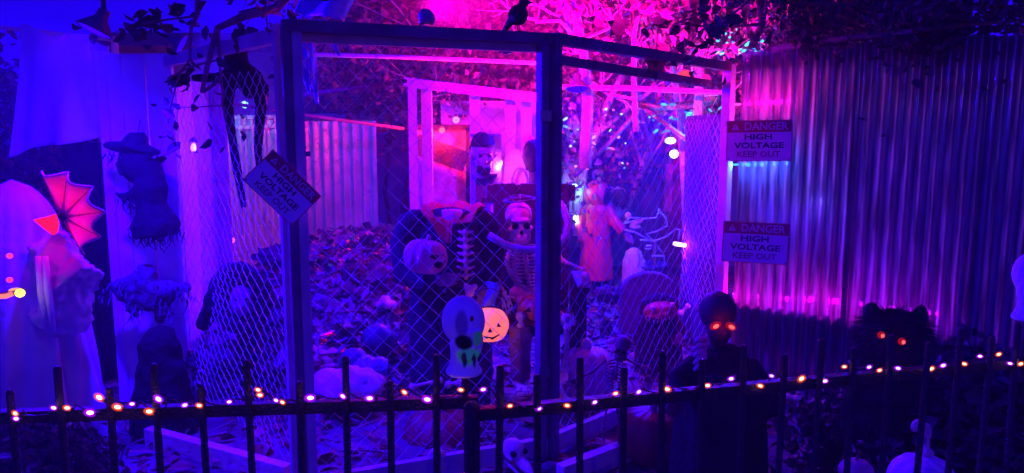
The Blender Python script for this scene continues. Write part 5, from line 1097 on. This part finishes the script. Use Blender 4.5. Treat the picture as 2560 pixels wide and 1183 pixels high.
bulb('warm_bulb', 'warm white bulb at the edge of the arched board', at(1248, 408, 5.85), .026, (1, .5, .6), 3, 8, pc=(1, .05, .5))
bulb('red_bead_light', 'red bead light shining on the corrugated tin left of the gate post', at(580, 601, 6.2), .022, (1, .05, .15), 3, 5)
bulb('yellow_bulb', 'greenish yellow bulb at the foot of the white plastic shroud', at(1440, 545, 7.6), .03, (.6, 1, .3), 1.5, 1)
def behind(px, py, d=.1):
    best = min((abs((lambda q: 1280 + FPX * q.x / ((q - EYE).dot(FW)))(CA + dC * s + nC * d + Vector((0, 0, 1.3))) - px), s) for s in [k * .01 for k in range(-5, 176)])
    q = CA + dC * best[1] + nC * d; return at(px, py, q.y)
def light_bar(label, px0, py0, px1, py1, col, s, d=.12, pw=2, pc=(1, 0, .5)):  # bars added behind the sheet to light up its stripes
    t = thing('light_bar', label, 'light', behind(px0, py0, d), 'added light bars behind the corrugated wall'); n_ = 8
    pts_ = [behind(px0 + (px1 - px0) * k / n_, py0 + (py1 - py0) * k / n_, d) for k in range(n_ + 1)]
    MB().tube(pts_, .006, 8).build('tube', emat(label, col, s), t, smooth=True)
    MB().tube([p_ + nC * .016 for p_ in pts_], .009, 6).build('housing', IRON, t)
    for k in (0, 2, 4, 6, 8): lamp('light_bar_light', 'POINT', pts_[k] - nC * .03 + dC * .012, pw, pc, t, radius=.012)
light_bar('added red pink light bar behind the corrugated wall above the upper danger sign', 1832, 262, 1965, 255, (1, .02, .35), 3, pw=1.0, pc=(1, 0, .42))
light_bar('added blue light bar behind the corrugated wall between the two danger signs', 1832, 412, 1965, 408, (.02, .16, 1), 3, pw=1.7, pc=(.01, .08, 1))
light_bar('added pink light bar low behind the left part of the corrugated wall', 1832, 735, 2080, 748, (.85, .02, .75), 3, pw=1.2, pc=(.85, 0, .75))
light_bar('added violet light bar low behind the middle of the corrugated wall', 2110, 750, 2330, 778, (.5, .01, .9), 3, pw=.7, pc=(.55, 0, .9))
bulb('white_led_bulb', 'white bulb glinting through the middle of the corrugated wall', behind(2050, 500), .014, (.8, 1, .8), 4, .6, pc=(.04, .02, 1))  # bulb added behind the sheet to stand in for a reflection
# tube lights
for px, py, lab in ((1702, 612, 'pink white tube light on the left of a pair beyond the door'), (1767, 622, 'pink white tube light on the right of a pair beyond the door')):
    t = thing('tube_light', lab, 'light', at(px, py, 5.9), 'small yard lights'); a, b = at(px - 19, py - 3, 5.9), at(px + 19, py + 3, 5.9)
    MB().tube([a, a.lerp(b, .1), a.lerp(b, .9), b], [.008, .016, .016, .008], 10).build('tube', emat('pink_tube', (1, .45, .75), 3), t, smooth=True)
    MB().beam(a + Vector((0, .02, 0)), b + Vector((0, .02, 0)), .02, .03).build('housing', STEEL, t); lamp('tube_light_light', 'POINT', (a + b) / 2 + Vector((0, -.05, 0)), 1.5, (1, .02, .4), t, radius=.04)
# hanging rope light
t = thing('rope_light', 'hanging rope light with glowing orange coils near the right post', 'light', at(1745, 550, 5.95))
m = MB(); m.tube([at(1748, 372, 5.95), at(1752, 400, 5.95), at(1748, 450, 5.95), at(1744, 520, 5.95), at(1742, 560, 5.95)], [.018, .024, .02, .01, .008], 10); m.build('rope', mat('cyan_rope', (.1, .45, .55), .5, .2, 9, .3), t, smooth=True)
for k in range(8):
    c_ = at(1746 - k * .4, 456 + k * 9, 5.93); MB().ell(c_, (.022, .018, .011), 12, 8).build('coil', emat('orange_coil', (1, .3, .3), 1.8), t, smooth=True)
lamp('rope_light_light', 'POINT', at(1744, 490, 5.85), 2, (1, .02, .3), t, radius=.04)
# fairy lights by the slanting branch; the two other sets are added as glints
random.seed(77)
for lab, spots, n_, cols in (('cyan and blue fairy lights tangled in the leaves by the slanting branch', (1620, 1815, 240, 350, 6.3), 34, ((.05, .6, 1), (.03, .25, 1), (.1, .9, .8))), ('mixed coloured fairy lights tangled in the shrub above the red raincoat', (1395, 1570, 270, 440, 7.4), 30, ((1, .2, .3), (.1, .3, 1), (.6, .9, .5), (1, .05, .6))), ('cyan fairy lights in the leaves above the right gate corner', (1790, 1905, 60, 135, 6.0), 26, ((.05, .6, 1), (.1, .9, .8), (.03, .25, 1)))):
    x0_, x1_, y0_, y1_, Yv = spots; t = thing('shrub_fairy_lights', lab, 'lights', at((x0_ + x1_) / 2, y1_, Yv), 'fairy lights in the shrubs'); wp2 = []
    for k in range(n_):
        p_ = at(random.uniform(x0_, x1_), random.uniform(y0_, y1_), Yv + random.uniform(-.25, .25)); ci = random.randrange(len(cols)); r_ = random.uniform(.007, .016)
        MB().ell(p_, (r_ * random.uniform(.8, 2.2), r_, r_ * .8), 10, 6, Matrix.Rotation(random.uniform(-.8, .8), 3, 'Y')).build('bulb', emat('led_%s_%d' % (lab[:6], ci), cols[ci], random.choice((.9, 1.3))), t, smooth=True); wp2.append(p_ + Vector((0, .02, .01)))
    wp2.sort(key=lambda v: v.x); MB().tube(wp2, .002, 4).build('wire', IRON, t)
# red lamp inside the booth
bulb('red_ground_bulb', 'red bulb lying among the cloth at the foot of the leaf heap', at(862, 842, 4.75), .016, (1, .03, .1), 2.5, 5, pc=(1, .0, .12))
bulb('red_ground_bulb', 'tiny red bulb half buried in the leaf heap', at(878, 757, 5.3), .012, (1, .05, .15), 2.5, 1.2, pc=(1, .0, .15))
bulb('red_booth_bulb', 'red bulb at the top of the booth panel', at(1105, 326, 6.45), .025, (1, .04, .08), 3, 42, pc=(1, .01, .06))
bulb('pink_booth_bulb', 'pink bulb on top of the cream screen behind the booth', at(1140, 300, 6.95), .03, (1, .1, .6), 3, 9, pc=(1, .0, .5))
bulb('cyan_yard_bulb', 'cyan bulb above the tin fence beyond the left gate post', at(612, 262, 6.9), .03, (.3, .9, 1), 1.5, 5, pc=(.03, .35, 1))
# ---- added blue floods washing the yard from the left wall and inner right
clip_lamp('added_left_flood', 'violet flood lamp added high on the left white boards', at(455, 112, 4.3), (.9, .2, -.55), (.02, .0, 1), 720, .06, 170, 1.2)
clip_lamp('added_shed_flood', 'blue flood lamp added under the eave of the blue shed', at(1660, 262, 7.2), (-.2, -.7, -.6), (.012, .0, 1), 700, .06, 165, 1.3)
# street lamp behind the viewer, mirrored as warm streaks in the corrugated wall
sl_ = thing('street_lamp', 'warm street lamp behind the viewer', 'lamp', (1.2, -6, 0)); MB().tube([(1.2, -6, 0), (1.2, -6, 1.7), (1.2, -5.75, 1.9)], [.06, .045, .04], 10).build('post', IRON, sl_, smooth=True)
MB().ell((1.2, -5.7, 2.2), (.06, .06, .42)).build('globe', emat('street_globe', (1, .3, .13), 26), sl_, smooth=True)

# ================================================================== STRING LIGHTS ON THE FENCE
PUR = emat('purple_cap', (.38, .0, 1), .9, .5); ORA = emat('orange_cap', (1, .06, .01), .8, .5); PC = emat('purple_core', (1, .4, 1), 7); OC = emat('orange_core', (1, .4, .2), 7)
SL_ = thing('string_lights', 'string of purple and orange fairy lights wound along the picket fence rail', 'lights', (0, 1.9, .9))
BL = [(40, 1047, 'p'), (38, 1034, 'o'), (134, 1020, 'p'), (168, 1020, 'o'), (225, 1032, 'p'), (248, 994, 'o'), (294, 1018, 'o'), (330, 1010, 'p'), (373, 1029, 'o'), (396, 998, 'p'), (462, 1013, 'p'), (498, 1014, 'o'), (573, 1005, 'p'), (645, 975, 'o'), (650, 988, 'o'), (690, 1001, 'p'), (706, 1006, 'o'), (776, 995, 'p'), (857, 991, 'p'), (924, 996, 'p'), (1011, 981, 'o'), (1068, 999, 'p'), (1152, 975, 'o'), (1208, 974, 'p'), (1275, 1015, 'o'), (1347, 1022, 'p'), (1418, 1014, 'o'), (1487, 1006, 'p'), (1539, 984, 'o'), (1597, 980, 'p'), (1668, 973, 'o'), (1769, 964, 'o'), (1828, 947, 'p'), (1901, 965, 'o'), (1929, 940, 'p'), (2004, 947, 'o'), (2063, 953, 'p'), (2111, 917, 'o'), (2173, 918, 'p'), (2199, 926, 'o'), (2245, 921, 'p'), (2329, 922, 'o'), (2358, 914, 'p'), (2411, 910, 'o'), (2450, 891, 'p'), (2497, 886, 'o'), (2525, 909, 'p'), (2552, 910, 'o')]
def fy(px): return (FA.lerp(FB, (px + 140) / 1335) if px < 1185 else FC.lerp(FD, (px - 1180) / 1570)).y
wire = []; big = {225, 373, 776, 924, 1068, 294, 248, 2004, 1668, 396}
for i, (px, py, k) in enumerate(BL):
    Y = fy(px) - .05; p = at(px, py, Y); s = (.0085 if px in big else .0062) * random.uniform(.85, 1.1)
    dr = Matrix.Rotation(random.uniform(-.5, .5) + (.25 if px < 1200 else -.25), 3, 'Y')
    b_ = MB().ell(p, (s * 1.75, s * 1.1, s * 1.1), 14, 10, dr).build('bulb', PUR if k == 'p' else ORA, SL_, smooth=True)
    MB().ell(p, (s * .9, s * .8, s * .45), 8, 6, dr).build('filament', PC if k == 'p' else OC, b_, smooth=True)
    MB().tube([p + dr @ Vector((s * 1.1, 0, 0)), p + dr @ Vector((s * 2.4, .004, 0))], [s * .6, s * .5], 6).build('socket', IRON, b_, smooth=True)
    wire.append(p + Vector((s * 2, .012, .004)))
wp_ = sorted(wire, key=lambda v: v.x); pts = []
for a, b in zip(wp_, wp_[1:]):
    for q_ in range(4): t_ = q_ / 4; pts.append(a.lerp(b, t_) + Vector((0, .014 * math.sin(t_ * math.pi), -.018 * math.sin(t_ * math.pi))))
MB().tube(pts, .0022, 5).build('wire', IRON, SL_, smooth=True)

# ================================================================== NIGHT HAZE
hz = MB(); hz.box((0, 20, 4.5), (64, 64, 11.2)); ho = hz.build('haze', None); ho['kind'] = 'stuff'; tag(ho, 'thin blue lit night haze hanging over the yard', 'haze')
hm = bpy.data.materials.new('night_haze'); hm.use_nodes = True; N, L = hm.node_tree.nodes, hm.node_tree.links
N.remove(N['Principled BSDF']); pv = N.new('ShaderNodeVolumePrincipled'); pv.inputs['Color'].default_value = (.9, .9, .95, 1); pv.inputs['Density'].default_value = HAZE_DENSITY; pv.inputs['Anisotropy'].default_value = .25
L.new(pv.outputs[0], N['Material Output'].inputs['Volume']); ho.data.materials.append(hm); ho.display_type = 'WIRE'
for o in bpy.data.objects:
    if '_w' in o: del o['_w']
